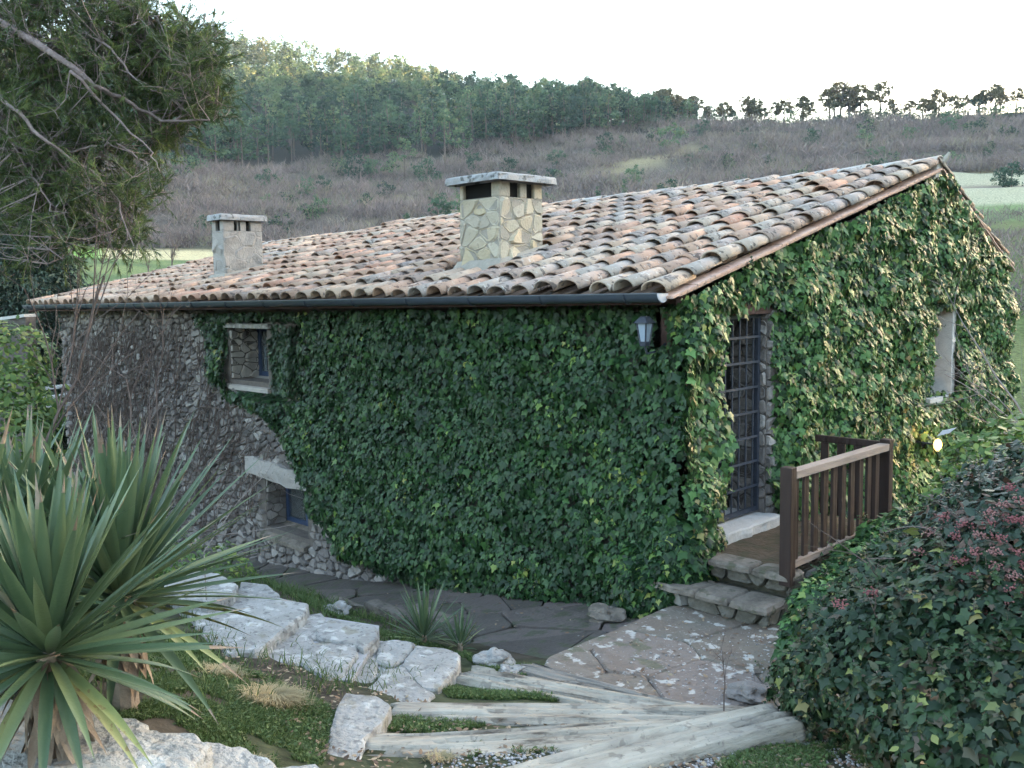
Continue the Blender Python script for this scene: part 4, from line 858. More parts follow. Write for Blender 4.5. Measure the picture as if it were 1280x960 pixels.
# ================================================================== FANNED TIMBERS
def timber(p0, p1, w0, w1, z0, z1, th, m, label, bend=0.0, seed=0):
    p0 = np.array(p0, float); p1 = np.array(p1, float); L_ = np.linalg.norm(p1-p0); d = (p1-p0)/L_; sd = np.array([-d[1], d[0]])
    nL, nW = int(L_/.03), 14; V = []; F = []
    for i in range(nL+1):
        t = i/nL; c = p0+(p1-p0)*t+sd*bend*math.sin(PI*t); w_ = (w0+(w1-w0)*t)*(1+.10*(float(vn(t*5+seed, seed*1., 3))-.5)); z = z0+(z1-z0)*t
        endr = min(1, (t*L_+.01)/.05)**.5*min(1, ((1-t)*L_+.01)/.07)**.5
        for j in range(nW+1):
            s = j/nW*2-1; u = (abs(s)**1)*np.sign(s); edge = 1-abs(s)**6
            g = float(vn(t*L_*1.6+seed*3, s*6+seed, 31)); cr = float(vn(t*L_*1.1+seed*7, s*11+seed*5, 37)); crack = -.035 if cr > .69 else 0
            ragged_ = (float(vn(t*L_*9+seed, 7+s*0, 5))-.5)*.016*(abs(s) > .9)
            q = c+sd*(u*w_/2+ragged_+(0.02*(float(vn(s*5, seed*1.0, 5))-.5))*0)+d*((float(vn(s*4+seed, 3., 9))-.5)*.07*(1 if i == 0 else (1 if i == nL else 0)))
            V.append((q[0], q[1], z-.014*(abs(s)**8)-.02*(1-endr)+(g-.5)*.022+crack))
    for i in range(nL):
        for j in range(nW): a = i*(nW+1)+j; F.append((a, a+nW+1, a+nW+2, a+1))
    n0 = len(V); peri = [j for j in range(nW+1)]+[i*(nW+1)+nW for i in range(1, nL+1)]+[nL*(nW+1)+j for j in range(nW-1, -1, -1)]+[i*(nW+1) for i in range(nL-1, 0, -1)]
    V += [(V[k][0], V[k][1], V[k][2]-th) for k in peri]; n = len(peri); F += [(peri[k], peri[(k+1) % n], n0+(k+1) % n, n0+k) for k in range(n)]
    org = np.array([*(p0+p1)/2, (z0+z1)/2-th]); an = math.atan2(d[1], d[0]); Ri = np.array([[math.cos(an), math.sin(an), 0], [-math.sin(an), math.cos(an), 0], [0, 0, 1]])
    Vl = (np.array(V)-org)@Ri.T; me = bpy.data.meshes.new('timber'); me.from_pydata([tuple(v) for v in Vl], [], [tuple(reversed(f)) for f in F])
    a = me.attributes.new('rnd', 'FLOAT', 'FACE'); a.data.foreach_set('value', [random.random()]*len(F)) if False else None
    bm = bmesh.new(); bm.from_mesh(me); bmesh.ops.recalc_face_normals(bm, faces=bm.faces); bm.to_mesh(me); bm.free()
    for p in me.polygons: p.use_smooth = True
    o = link('timber', me, m); o.location = tuple(org); o.rotation_euler.z = an; tag(o, label, 'timber', 'timbers fanned out as winding steps'); return o
def tp(a, b, z): return P(a, b, z=z)[:2]
timber(tp(600, 806, .12)*0+tp(652, 832, .12), tp(900, 892, .17), .17, .10, .13, .18, .16, M['timber_dark'], 'dark weathered timber along the edge of the landing, farthest of the fan', -.02, 1)
timber(tp(578, 842, .17), tp(905, 896, .24), .26, .24, .19, .24, .18, M['timber'], 'cracked pale timber just below the darkest one, meeting the last stair slab', .0, 2)
timber(tp(485, 886, .29), tp(940, 895, .31), .22, .32, .29, .32, .18, M['timber'], 'long pale timber crossing the middle of the fan from the stair slabs', .0, 3)
timber(tp(450, 940, .34), tp(960, 905, .36), .26, .34, .38, .39, .22, M['timber'], 'pale timber below the central green gap, its left end at the lowest slabs', -.04, 4)
timber(tp(560, 1010, .44), tp(985, 893, .42), .36, .30, .47, .44, .3, M['timber'], 'broad smooth timber nearest the camera with its rounded end by the bush', .03, 5)
# ================================================================== LOW PLANTS
def inpoly(x, y, poly):
    ins = np.zeros(len(x), bool); n = len(poly)
    for i in range(n):
        x0, y0 = poly[i]; x1, y1 = poly[(i+1) % n]
        c = ((y0 > y) != (y1 > y)) & (x < (x1-x0)*(y-y0)/((y1-y0) if y1 != y0 else 1e-9)+x0); ins ^= c
    return ins
def blades(name, m, pos, h, wd, lean, parent=None, **props):
    n = len(pos); a = rng.uniform(0, 2*PI, n); b = rng.uniform(0, 2*PI, n)
    dx = np.stack([np.cos(a), np.sin(a), 0*a], 1)*wd[:, None]/2; L_ = np.stack([np.cos(b), np.sin(b), 0*b], 1)*(lean*h)[:, None]
    up = np.zeros((n, 3)); up[:, 2] = h
    V = np.stack([pos-dx, pos+dx, pos+dx*.7+L_*.4+up*.6, pos-dx*.7+L_*.4+up*.6, pos+L_+up*.9], 1).reshape(-1, 3)
    i = np.arange(n)*5; F = np.concatenate([np.stack([i, i+1, i+2], 1), np.stack([i, i+2, i+3], 1), np.stack([i+3, i+2, i+4], 1)])
    r = rng.random(n); return link(name, mesh_np(name, V, F, np.concatenate([r, r, r])), m, parent, **props)
def region(poly_px, z, dens):
    pl = [tuple(P(a, b, z=z)[:2]) for a, b in poly_px]; q = np.array(pl); lo, hi = q.min(0), q.max(0); n = int(dens*np.prod(hi-lo))
    x = rng.uniform(lo[0], hi[0], n); y = rng.uniform(lo[1], hi[1], n); k = inpoly(x, y, pl); return x[k], y[k]
gx, gy = [], []
for poly, z, dens, thr in [([(235, 785), (262, 800), (330, 818), (400, 850), (425, 868), (410, 900), (402, 950), (345, 955), (290, 925), (250, 915), (200, 900), (130, 870), (110, 800)], .5, 26000, .26), ([(150, 840), (260, 860), (345, 905), (350, 960), (290, 950), (200, 935), (100, 930), (100, 850)], .68, 24000, .28),
    ([(290, 700), (340, 735), (440, 770), (500, 800), (590, 812), (590, 835), (560, 802), (480, 778), (410, 740), (330, 712)], .0, 22000, .2),
    ([(545, 862), (640, 866), (720, 876), (690, 884), (560, 880)], .16, 30000, .22), ([(470, 898), (560, 896), (610, 905), (570, 920), (470, 922)], .28, 30000, .22),
    ([(560, 925), (760, 915), (720, 945), (560, 960)], .34, 22000, .34), ([(980, 880), (1200, 900), (1280, 930), (1290, 1000), (880, 1000), (930, 940)], .34, 22000, .28), ([(895, 872), (960, 868), (965, 885), (880, 888)], .2, 9000, .3),
    ([(590, 818), (680, 828), (700, 842), (640, 852), (600, 838)], .08, 22000, .28), ([(720, 868), (770, 855), (760, 845), (700, 852)], .05, 3000, .5)]:
    x, y = region(poly, z, dens); k = fbm(x*4, y*4, 55) > thr+.08; gx.append(x[k]); gy.append(y[k])
gx = np.concatenate(gx); gy = np.concatenate(gy)
pos = np.stack([gx, gy, zg(gx, gy)-.003], 1); n = len(pos)
blades('grass', M['grass'], pos, rng.uniform(.012, .045, n), rng.uniform(.003, .007, n), rng.uniform(.2, 1.3, n), kind='stuff')
# rougher ground cover on the far garden slope at the left
x = rng.uniform(-9, 0, 26000); y = rng.uniform(-5.5, -1.15, 26000); k = (y < -1.2-.5*np.clip(x+3, 0, 9)) & (fbm(x*2, y*2, 61) > .36); x, y = x[k], y[k]
blades('rough_grass', M['grass'], np.stack([x, y, zg(x, y)], 1), rng.uniform(.03, .14, len(x)), rng.uniform(.004, .010, len(x)), rng.uniform(.3, 1, len(x)), kind='stuff')
# broad leaved weeds between the blades
x, y = gx[::9], gy[::9]; nW = len(x); weeds = thing('ground_cover', 'low leafy weeds spread through the short grass round the slabs', 'weeds', (0, -3, .2)); weeds['kind'] = 'stuff'
scatter(weeds, 'oval', np.stack([x, y, zg(x, y)+rng.uniform(.005, .03, nW)], 1), np.array([0, 0, 1.])+jit(nW, .4), jit(nW, 1), rng.uniform(.012, .03, nW), rng.random(nW), M['grass'], 0, rest='weed_leaves', origin=(0, -3, .2))
# leaf litter and pebbles
x, y = region([(240, 790), (420, 850), (560, 870), (720, 870), (760, 850), (1010, 880), (1280, 900), (1280, 1000), (400, 1000)], .3, 420); nl = len(x)
x2, y2 = region([(500, 700), (830, 770), (720, 840), (420, 760)], -.3, 26); x3, y3 = region([(830, 775), (975, 770), (990, 860), (880, 890), (720, 835)], .13, 90)
lit = thing('leaf_litter', 'fallen dry leaves scattered over grass, timbers and paving', 'leaves', (0, -3, .1)); lit['kind'] = 'stuff'
zz = np.concatenate([zg(x, y)+.02, np.interp(x2, XA, ZA)+.018, np.full(len(x3), .135)]); x = np.concatenate([x, x2, x3]); y = np.concatenate([y, y2, y3]); nl = len(x)
scatter(lit, 'oval', np.stack([x, y, zz], 1), np.array([0, 0, 1.])+jit(nl, .3), jit(nl, 1), rng.uniform(.015, .045, nl), rng.random(nl), M['litter'], 0, rest='fallen_leaves', origin=(0, -3, .1))
def icos(name, pts, rr, m, **props):
    t = (1+5**.5)/2; V0 = nrm(np.array([(-1, t, 0), (1, t, 0), (-1, -t, 0), (1, -t, 0), (0, -1, t), (0, 1, t), (0, -1, -t), (0, 1, -t), (t, 0, -1), (t, 0, 1), (-t, 0, -1), (-t, 0, 1)]))
    F0 = np.array([(0, 11, 5), (0, 5, 1), (0, 1, 7), (0, 7, 10), (0, 10, 11), (1, 5, 9), (5, 11, 4), (11, 10, 2), (10, 7, 6), (7, 1, 8), (3, 9, 4), (3, 4, 2), (3, 2, 6), (3, 6, 8), (3, 8, 9), (4, 9, 5), (2, 4, 11), (6, 2, 10), (8, 6, 7), (9, 8, 1)])
    n = len(pts); V = V0[None]*(rr[:, None, None]*rng.uniform(.6, 1.2, (n, 12, 1)))*np.array([1, 1, .6])+pts[:, None]
    return link(name, mesh_np(name, V.reshape(-1, 3), (F0[None]+(np.arange(n)*12)[:, None, None]).reshape(-1, 3), np.repeat(rng.random(n), 20)), m, None, **props)
x, y = region([(540, 925), (720, 915), (800, 930), (1000, 905), (1280, 960), (1280, 1010), (540, 1010)], .36, 1500); x4, y4 = region([(395, 790), (560, 860), (480, 870), (420, 850)], .2, 700)
x5, y5 = region([(840, 790), (960, 790), (975, 850), (900, 880), (760, 840)], .13, 150)
pz = np.concatenate([zg(x, y)+.004, np.full(len(x4), .2), np.full(len(x5), .128)]); x = np.concatenate([x, x4, x5]); y = np.concatenate([y, y4, y5])
icos('gravel', np.stack([x, y, pz], 1), rng.uniform(.004, .013, len(x)), M['pebble'], kind='stuff')
for (a, b, z, w_, lab) in [(345, 885, .40, .20, 'straw coloured grass tuft in the middle of the grass'), (280, 842, .46, .14, 'smaller straw coloured tuft beside the yucca leaves'), (325, 950, .62, .08, 'tiny dry tuft at the lower stone edge'), (552, 960, .33, .09, 'pale dry tuft by the left end of the lowest timbers'), (700, 872, .12, .05, 'thin dry stalks on the landing edge near the dark timber')]:
    c = P(a, b, z=z); n = int(2600*w_/.2*max(.3, w_/.2)); r = np.abs(rng.normal(0, .38, n))*w_; th_ = rng.uniform(0, 2*PI, n)
    t_ = thing('grass_tuft', lab, 'grass tuft', (c[0], c[1], gz(c[0], c[1])))
    px_ = c[0]+r*np.cos(th_); py_ = c[1]+r*np.sin(th_); ps = np.stack([px_, py_, zg(px_, py_)], 1)-np.array(t_.location)
    h = rng.uniform(.5, 1, n)*w_*.5; a_ = th_+rng.normal(0, .6, n); q = rng.uniform(.4, 1.4, n)*h
    wv = np.stack([-np.sin(a_), np.cos(a_), 0*a_], 1)*.0016; L_ = np.stack([np.cos(a_), np.sin(a_), 0*a_], 1)*q[:, None]; up = np.zeros((n, 3)); up[:, 2] = h
    V = np.stack([ps-wv, ps+wv, ps+wv+L_*.45+up*.8, ps-wv+L_*.45+up*.8, ps+L_+up*.75], 1).reshape(-1, 3); i = np.arange(n)*5
    F = np.concatenate([np.stack([i, i+1, i+2], 1), np.stack([i, i+2, i+3], 1), np.stack([i+3, i+2, i+4], 1)]); rr_ = rng.random(n)
    link('blades', mesh_np('blades', V, F, np.concatenate([rr_]*3)), M['drygrass'], t_, kind='stuff')
# ================================================================== YUCCAS
def yleaf(base, az, el, L_, w_, droop, parent, m, name='leaf', fold=.35):
    d = np.array([math.cos(az)*math.cos(el), math.sin(az)*math.cos(el), math.sin(el)]); side = np.array([-math.sin(az), math.cos(az), 0.]); up = np.cross(d, side)*1.0; up = up if up[2] > 0 else -up
    tw = rng.normal(0, .25); side, up = side*math.cos(tw)+up*math.sin(tw), up*math.cos(tw)-side*math.sin(tw)
    N_ = 9; V = []; p = np.array(base, float); e = el; prof = [.55, .8, .97, 1.0, .97, .88, .72, .48, .22, .0]
    for i in range(N_+1):
        t = i/N_; wd = w_*prof[i]; dd = np.array([math.cos(az)*math.cos(e), math.sin(az)*math.cos(e), math.sin(e)])
        u_ = np.cross(side, dd); u_ = u_ if np.dot(u_, up) > 0 else -u_
        V += [p-side*wd/2+u_*wd*fold*.5, p-side*wd*.25+u_*wd*fold*.12, p, p+side*wd*.25+u_*wd*fold*.12, p+side*wd/2+u_*wd*fold*.5]
        p = p+dd*L_/N_; e -= droop/N_*(t*1.6+.2)
    F = [(i*5+k, i*5+k+1, i*5+k+6, i*5+k+5) for i in range(N_) for k in range(4)]
    mb = MB(); mb.add(V, F); o = mb.build(name, m, parent, smooth=True)
    if name == 'leaf' and w_ > .03 and rng.random() < .4:
        o.data.materials.append(M['deadleaf'])
        for q in o.data.polygons[-4-(4 if rng.random() < .1 else 0):]: q.material_index = 1
    return o
def yucca(px, py, f, n, Lr, label, seed=0, lo=-25, trunk=.25, az_bias=None, w_=.055, tilt=0):
    c = P(px, py, f=f); g_ = gz(c[0], c[1]); t_ = thing('yucca', label, 'yucca', (c[0], c[1], g_))
    if not trunk and w_ < .03: c[2] = g_+.05
    MB().tube([(c[0], c[1], min(g_, c[2]-.1)-.08), (c[0], c[1], c[2]+.02)], [.07, .055] if w_ > .03 else [.02, .02], 8).build('stem', M['deadleaf'], t_)
    for k in range(n):
        t = k/n; az = k*2.39996+rng.normal(0, .12); el = math.radians(84-(84-lo)*t**1.25+rng.normal(0, 4)); L_ = rng.uniform(*Lr)*(.72+.28*min(1, 1.2*(1-abs(t-.45))))
        b_ = c+np.array([math.cos(az)*.03, math.sin(az)*.03, .10*(1-t)-.02])
        old = t > .86 and rng.random() < .5
        yleaf(b_, az, el, L_, w_*rng.uniform(.85, 1.1), rng.uniform(-.05, .16)+(.30 if t > .8 else 0), t_, M['yuccaedge'] if old else M['yucca'])
    if trunk:
        for k in range(90):
            az = rng.uniform(0, 2*PI); yleaf(c+np.array([math.cos(az)*.055, math.sin(az)*.055, -.0-rng.uniform(0, .28)]), az, math.radians(rng.uniform(-86, -45)), rng.uniform(.12, .28), .05, .3, t_, M['deadleaf'], 'dead_leaf')
    return t_
yucca(62, 822, 3.75, 125, (.64, .84), 'large yucca rosette with sword leaves just above the grey boulder', lo=-36, w_=.056)
yucca(150, 750, 4.6, 125, (.74, 1.0), 'taller yucca rosette with upright leaves behind the large one, reaching over the bare wall', lo=-24, trunk=.2, w_=.054)
yucca(35, 725, 4.7, 80, (.70, .92), 'tall yucca rosette behind the large one, its tips nearest the sapling', lo=5, trunk=0, w_=.055)
yucca(-40, 745, 4.4, 60, (.7, .95), 'yucca rosette cut by the left edge of the picture', lo=-15, trunk=.2, w_=.060)
yucca(530, 792, 7.6, 46, (.34, .48), 'small spiky yucca between the slabs and the dark path, larger of two', lo=5, trunk=0, w_=.022)
yucca(575, 800, 7.5, 36, (.20, .32), 'smallest yucca beside the small spiky one at the path edge', lo=10, trunk=0, w_=.018)
# ================================================================== BRANCHING
def grow(p, d, L_, r, depth, out, spread=.6, nseg=5, grav=.0, kids=3, shrinkf=.62):
    pts = [np.array(p, float)]; d = nrm(d)
    for i in range(nseg): d = nrm(d+rng.normal(0, .13, 3)+np.array([0, 0, grav])); pts.append(pts[-1]+d*L_/nseg)
    out.append((pts, list(np.linspace(r, r*.45, nseg+1))))
    if depth > 0:
        for k in range(kids):
            i = rng.integers(1, nseg+1); dd = nrm(nrm(pts[i]-pts[i-1])+rng.normal(0, spread, 3)); grow(pts[i], dd, L_*shrinkf*rng.uniform(.7, 1.2), r*(1-.5*i/nseg)*.6, depth-1, out, spread, max(3, nseg-1), grav, kids, shrinkf)
def branch_mesh(out, name, m, parent, n=4, **pr):
    mb = MB()
    for pts, rr in out: mb.tube(pts, rr, n if rr[0] < .03 else 7, cap=False)
    return mb.build(name, m, parent, **pr)
def bare(px, py, f, dirv, L_, r, depth, label, m, kids=4, name='bare_sapling', cat='sapling', spread=.5, grav=.03, nseg=6):
    c = P(px, py, f=f); g_ = gz(c[0], c[1]); t_ = thing(name, label, cat, (c[0], c[1], g_)); out = []
    if c[2] > g_+.1: out.append(([np.array([c[0], c[1], g_-.05]), c], [r*1.2, r]))
    grow(c, np.array(dirv, float), L_, r, depth, out, spread, nseg, grav, kids); branch_mesh(out[:1+(c[2] > g_+.1)], 'trunk', m, t_); branch_mesh(out[1+(c[2] > g_+.1):], 'branches', m, t_, kind='stuff'); return t_
bare(44, 600, 9.5, (.03, .03, 1), 2.25, .020, 2, 'leafless brown sapling rising past the left end of the gutter', M['twig'], 6, spread=.30)
bare(172, 640, 9.0, (.02, .02, 1), 1.3, .012, 2, 'leafless sapling in front of the bare stonework with pale twigs', M['twig'], 6, spread=.32)
bare(195, 480, 11.5, (.15, 0, 1), .95, .012, 2, 'thin twiggy shoot against the upper bare stonework', M['twig'], 5)
bare(1310, 620, 10.5, (-.12, .1, 1), 2.2, .018, 3, 'leafless shrub with grey twigs at the right edge beyond the gable', M['palebark'], 5, spread=.55)
bare(560, 712, 8.2, (0, .05, 1), .001, .001, 0, 'x', M['twig']) if False else None
bare(255, 690, 7.2, (.5, .3, .8), 1.0, .004, 1, 'arching dead stalks in front of the lower window', M['palebark'], 4, spread=.4, grav=-.02)
bare(905, 868, 5.5, (.0, .2, 1), .26, .005, 2, 'tiny dead twiggy plant on the landing by the grey rock', M['twig'], 6, spread=.8)
# ================================================================== BIG PINE at the upper left
c0 = P(-330, 420, f=10.5); pine = thing('pine_tree', 'big pine whose long limbs and needles hang into the upper left corner', 'tree', (c0[0], c0[1], gz(c0[0], c0[1])))
tr = [P(-330, 640, f=10.5), P(-320, 420, f=10.5), P(-290, 200, f=10.4), P(-250, 0, f=10.3), P(-230, -200, f=10.2)]
tr[0][2] = gz(tr[0][0], tr[0][1])-.1
MB().tube(tr, [.26, .22, .19, .15, .11], 10).build('trunk', M['bark'], pine, smooth=True)
limbs = [([(-270, -60), (-60, -8), (0, 28), (60, 62), (110, 102), (150, 122), (200, 150), (262, 150)], 10, .062),
         ([(20, 38), (60, 55), (95, 38), (140, 60), (170, 100), (215, 124), (272, 128)], 10.1, .024),
         ([(-290, 60), (-60, 70), (-10, 110), (20, 140), (60, 180), (110, 212), (150, 250), (160, 300)], 9.8, .034),
         ([(-250, -160), (-60, -70), (60, -25), (150, 5), (196, 20)], 10.4, .03),
         ([(-290, 120), (-60, 110), (0, 155), (40, 220), (70, 262), (60, 330)], 10.2, .024),
         ([(40, 165), (90, 190), (140, 175), (185, 200), (190, 240)], 10, .018), ([(-60, 20), (20, 10), (80, 12), (130, 30), (200, 60), (245, 90)], 10.5, .022),
         ([(90, 88), (140, 140), (190, 190), (200, 215)], 9.7, .02), ([(60, 180), (100, 240), (140, 290)], 10.1, .014)]
verts = []
for pl, f, r in limbs:
    pts = []
    for i, (a, b) in enumerate(pl): pts.append(P(a, b, f=f-.75+.2*math.sin(i*1.3)))
    fine = []; f = f
    for i in range(len(pts)-1):
        for j in range(4): fine.append(pts[i]+(pts[i+1]-pts[i])*j/4+rng.normal(0, .012, 3))
    fine.append(pts[-1]); MB().tube(fine, list(np.linspace(r*.8, r*.15, len(fine))), 7).build('limb', M['bark'], pine, smooth=True); verts += [p for p in fine]
verts = np.array(verts)
blobs = [(240, 60, 48, 1.2), (255, 120, 40, 1.2), (200, 40, 45, 1), (140, 45, 60, 1), (60, 30, 70, 1), (0, 0, 60, 1), (120, 90, 55, .9), (215, 150, 42, .9), (60, 110, 60, .8), (0, 90, 60, .9), (170, 175, 40, 1), (110, 160, 55, 1), (30, 170, 60, 1.1),
         (175, 235, 32, 1.1), (140, 260, 34, 1.1), (150, 300, 22, .9), (90, 240, 48, 1.1), (30, 240, 50, 1.1), (100, 290, 40, 1.0), (40, 300, 45, .9), (175, 290, 26, .8), (235, 95, 50, 1.3), (190, 100, 45, 1.2), (-60, 120, 80, .8), (-60, 260, 60, .6), (160, 5, 45, 1), (90, -30, 60, 1), (60, 200, 60, .6)]
tw = MB(); NP, NT = [], []
for bx_, by_, br, dn in blobs:
    for k in range(int(35*dn*(br/45)**2)):
        rr_ = br*math.sqrt(rng.random()); an = rng.uniform(0, 2*PI); e = P(bx_+rr_*math.cos(an), by_+rr_*math.sin(an)*.8, f=10.0+rng.normal(0, .45))
        d = np.linalg.norm(verts-e, axis=1); j = np.argsort(d)[rng.integers(0, 12)]; s_ = verts[j]; mid = (s_+e)/2+np.array([0, 0, -.06])+rng.normal(0, .05, 3)
        L_ = np.linalg.norm(e-s_)
        if L_ > 1.8: s_ = e+(s_-e)*1.2/L_; mid = (s_+e)/2
        tw.tube([s_, mid, e], [.007, .005, .002], 3, cap=False)
        dirn = nrm(e-mid); m_ = 34
        for q in range(5):
            tip_ = e+rng.normal(0, .13, 3)+np.array([0, 0, .03]); tw.tube([e-dirn*.12*rng.random(), tip_], [.003, .0015], 3, cap=False)
            t = rng.random(m_)**.6; pp = e-dirn*.1+(tip_-e+dirn*.1)*t[:, None]; NP.append(pp); NT.append(nrm(nrm(tip_-e)*1.1+rng.normal(0, .45, (m_, 3))+np.array([0, 0, -.05])))
tw.build('twigs', M['bark'], pine, kind='stuff')
def needles(NP, NT, L_, w_, name, m, parent):
    NP = np.concatenate(NP); NT = np.concatenate(NT); n = len(NP); s_ = nrm(np.cross(NT, rng.normal(0, 1, (n, 3))))*w_/2; ll = rng.uniform(.6, 1, n)[:, None]*L_
    off = np.array(parent.location); V = np.stack([NP-s_, NP+s_, NP+NT*ll], 1).reshape(-1, 3)-off
    link(name, mesh_np(name, V, np.arange(3*n).reshape(-1, 3), np.repeat(rng.random(n//34+1), 34)[:n]), m, parent, kind='stuff')
needles(NP, NT, .105, .0075, 'needles', M['needle'], pine)
# dark conifers behind it
def conifer(px, ytop, ybase, f, wpx, label, m, name='conifer_tree', n=420, k=46, bl=.20, cat='tree', ln=.09):
    top = P(px, ytop, f=f); bs = P(px, ybase, f=f); bs[:2] = top[:2]; g_ = gz(top[0], top[1]); H = top[2]-g_; Rm = wpx/FPX*f/2
    t_ = thing(name, label, cat, (top[0], top[1], g_)); MB().tube([(top[0], top[1], g_-.1), tuple(top)], [.12+H*.012, .01], 7).build('trunk', M['bark'], t_)
    NP, NT = [], []; bmx = MB()
    for i in range(n):
        t = rng.random()**.75; z = top[2]-t*H*.97; az = rng.uniform(0, 2*PI); R_ = Rm*min(1, (t*1.7)**.8)*(.75+.25*float(vn(az*2, z*1.2, 3)))*rng.uniform(.55, 1.05); s_ = np.array([top[0], top[1], z])
        pts = [s_+np.array([math.cos(az), math.sin(az), 0])*R_*q+np.array([0, 0, -.32*R_*q*q+.05*math.sin(q*3)]) for q in (0, .35, .7, 1.0)]
        bmx.tube(pts, [.02, .012, .007, .002], 3, cap=False)
        for q in range(4):
            q0 = rng.uniform(.25, 1.0); c = pts[0]*(1-q0)+pts[3]*q0; c = c+rng.normal(0, bl*.5, 3)+np.array([0, 0, -.32*R_*q0*q0*.2]); NP.append(c+rng.normal(0, bl*.5, (34, 3))*np.array([1, 1, .6])); NT.append(nrm(rng.normal(0, .7, (34, 3))+np.array([math.cos(az), math.sin(az), -.7])))
    bmx.build('branches', M['bark'], t_, kind='stuff'); needles(NP, NT, ln, ln*.32, 'foliage', m, t_); return t_
conifer(28, 165, 470, 22, 190, 'dark drooping conifer behind the left end of the roof', M['darkconifer'], n=620, bl=.28, ln=.17)
conifer(-90, 120, 470, 24, 200, 'dark conifer at the left edge partly hidden by the pine', M['darkconifer'], n=380, bl=.32, ln=.2)
# ================================================================== MOUNDS OF LEAVES
def mound(parent, ells, n, kind, size, m, tipdir=(0, 0, -1), n_ind=300, hot=.93, floor=True, up=.35, part='leaf', rest='foliage', seed=3, sizej=.28):
    vol = np.array([r[0]*r[1]+r[1]*r[2]+r[0]*r[2] for c, r in ells]); pk = rng.choice(len(ells), n, p=vol/vol.sum()); d = nrm(rng.normal(0, 1, (n, 3)))
    C_ = np.array([c for c, r in ells])[pk]; R_ = np.array([r for c, r in ells])[pk]
    lay_ = rng.choice([1.0, .93, .84, .7], n, p=[.5, .25, .15, .10]); bump_ = 1+.46*(fbm(d[:, 0]*2.6+pk*3+7, d[:, 1]*2.6+d[:, 2]*2.1+pk, seed)-.47)+.20*(vn(d[:, 0]*9+pk, d[:, 2]*9+d[:, 1]*5, seed+4)-.5)
    pos = C_+d*R_*(lay_*bump_)[:, None]; nm = nrm(d/R_)
    k = np.ones(n, bool)
    for j, (c, r) in enumerate(ells): k &= ~((pk != j) & ((((pos-np.array(c))/np.array(r))**2).sum(1) < .55))
    if floor: k &= pos[:, 2] > zg(pos[:, 0], pos[:, 1])+.01
    k &= ((pos-CAM)@nm.T.mean(1)*0+1 > 0); pos, nm, lay_ = pos[k], nm[k], lay_[k]
    fac = ((pos-CAM)*nm).sum(1) < .6; pos, nm, lay_ = pos[fac], nm[fac], lay_[fac]; q = len(pos)
    nm2 = nrm(nm+np.array([0, 0, up])+jit(q, .38)); tip = np.array(tipdir, float)+nm*.35+jit(q, .45)
    rnd = np.clip(rng.random(q)*.86+.2*(vn(pos[:, 0]*3, pos[:, 2]*3, 4)-.5), 0, hot-.01); h_ = (rng.random(q) > .975) & (lay_ > .95); rnd = np.where(h_, rng.uniform(hot, .999, q), rnd)
    sz = np.minimum(size*np.exp(rng.normal(0, sizej, q)), size*1.6)
    if m is M['bush']: pz_ = (vn(pos[:, 0]*2.6+5, pos[:, 1]*2.6+pos[:, 2]*2.6, 91) > .60) & (rng.random(q) < .45) & (nm[:, 2] > -.1); rnd = np.where(pz_, rng.uniform(.80, .90, q), rnd)
    scatter(parent, kind, pos, nm2, tip, sz, rnd, m, n_ind, part, rest, origin=np.array(parent.location))
    return pos, nm
def E_(px, py, f, rx, ry, rz): return (P(px, py, f=f), (rx, ry, rz))
b0 = P(1180, 900, f=4.7)
bush = thing('ivy_bush', 'huge mound of dark ivy and mixed leaves filling the right foreground', 'bush', (b0[0], b0[1], gz(b0[0], b0[1])))
el = [E_(1150, 835, 5.0, .56, .56, .44), E_(1068, 850, 5.3, .38, .38, .30), E_(1265, 800, 4.9, .76, .76, .60), E_(1210, 900, 4.6, .56, .56, .40), E_(1125, 765, 5.7, .42, .44, .36), E_(1062, 785, 6.2, .28, .36, .28), E_(1205, 715, 5.7, .50, .5, .38), E_(1010, 850, 5.5, .22, .22, .2), E_(1320, 900, 4.5, .7, .7, .6), E_(1400, 760, 5.0, .9, .9, .9)]
bp_, bn_ = mound(bush, el, 40000, 'ivy', .050, M['bush'])
mound(bush, [(c, (r[0]*.98, r[1]*.98, r[2]*1.02)) for c, r in el], 16000, 'oval', .042, M['bush'], tipdir=(0, 0, .1), n_ind=0, rest='mixed_foliage', seed=12)
out = []
for k in range(16): p = P(rng.uniform(1060, 1280), rng.uniform(640, 900), f=4.5+rng.random()); grow(p, rng.normal(0, 1, 3)*np.array([1, 1, .3])+np.array([0, 0, .5]), .35, .004, 1, out, .6, 5, -.03, 2)
branch_mesh(out, 'stems', M['twig'], bush, 3, kind='stuff')
v0 = P(1290, 640, f=5.2); vib = thing('flowering_shrub', 'shrub with reddish leaves and pink bud clusters at the upper right', 'shrub', (v0[0], v0[1], gz(v0[0], v0[1])))
el2 = [E_(1285, 715, 4.9, .52, .52, .48), E_(1215, 680, 5.4, .36, .36, .28), E_(1330, 670, 5.2, .55, .55, .52), E_(1262, 635, 5.9, .38, .38, .26), E_(1225, 770, 4.9, .3, .3, .25)]
vp, vn_ = mound(vib, el2, 22000, 'oval', .048, M['viburnum'], tipdir=(0, 0, .2), up=.2, n_ind=300, seed=9, hot=.99)
cl = [(1238, 640), (1262, 648), (1225, 668), (1250, 672), (1275, 690), (1268, 720), (1246, 708), (1228, 745), (1258, 750), (1275, 650), (1205, 655), (1218, 690), (1270, 765), (1240, 770), (1278, 625), (1150, 690), (1180, 645), (1262, 610), (1195, 670), (1242, 690), (1272, 705), (1215, 720), (1265, 735), (1235, 655), (1255, 630), (1278, 780), (1165, 665), (1200, 700), (1050, 755), (1090, 740)]
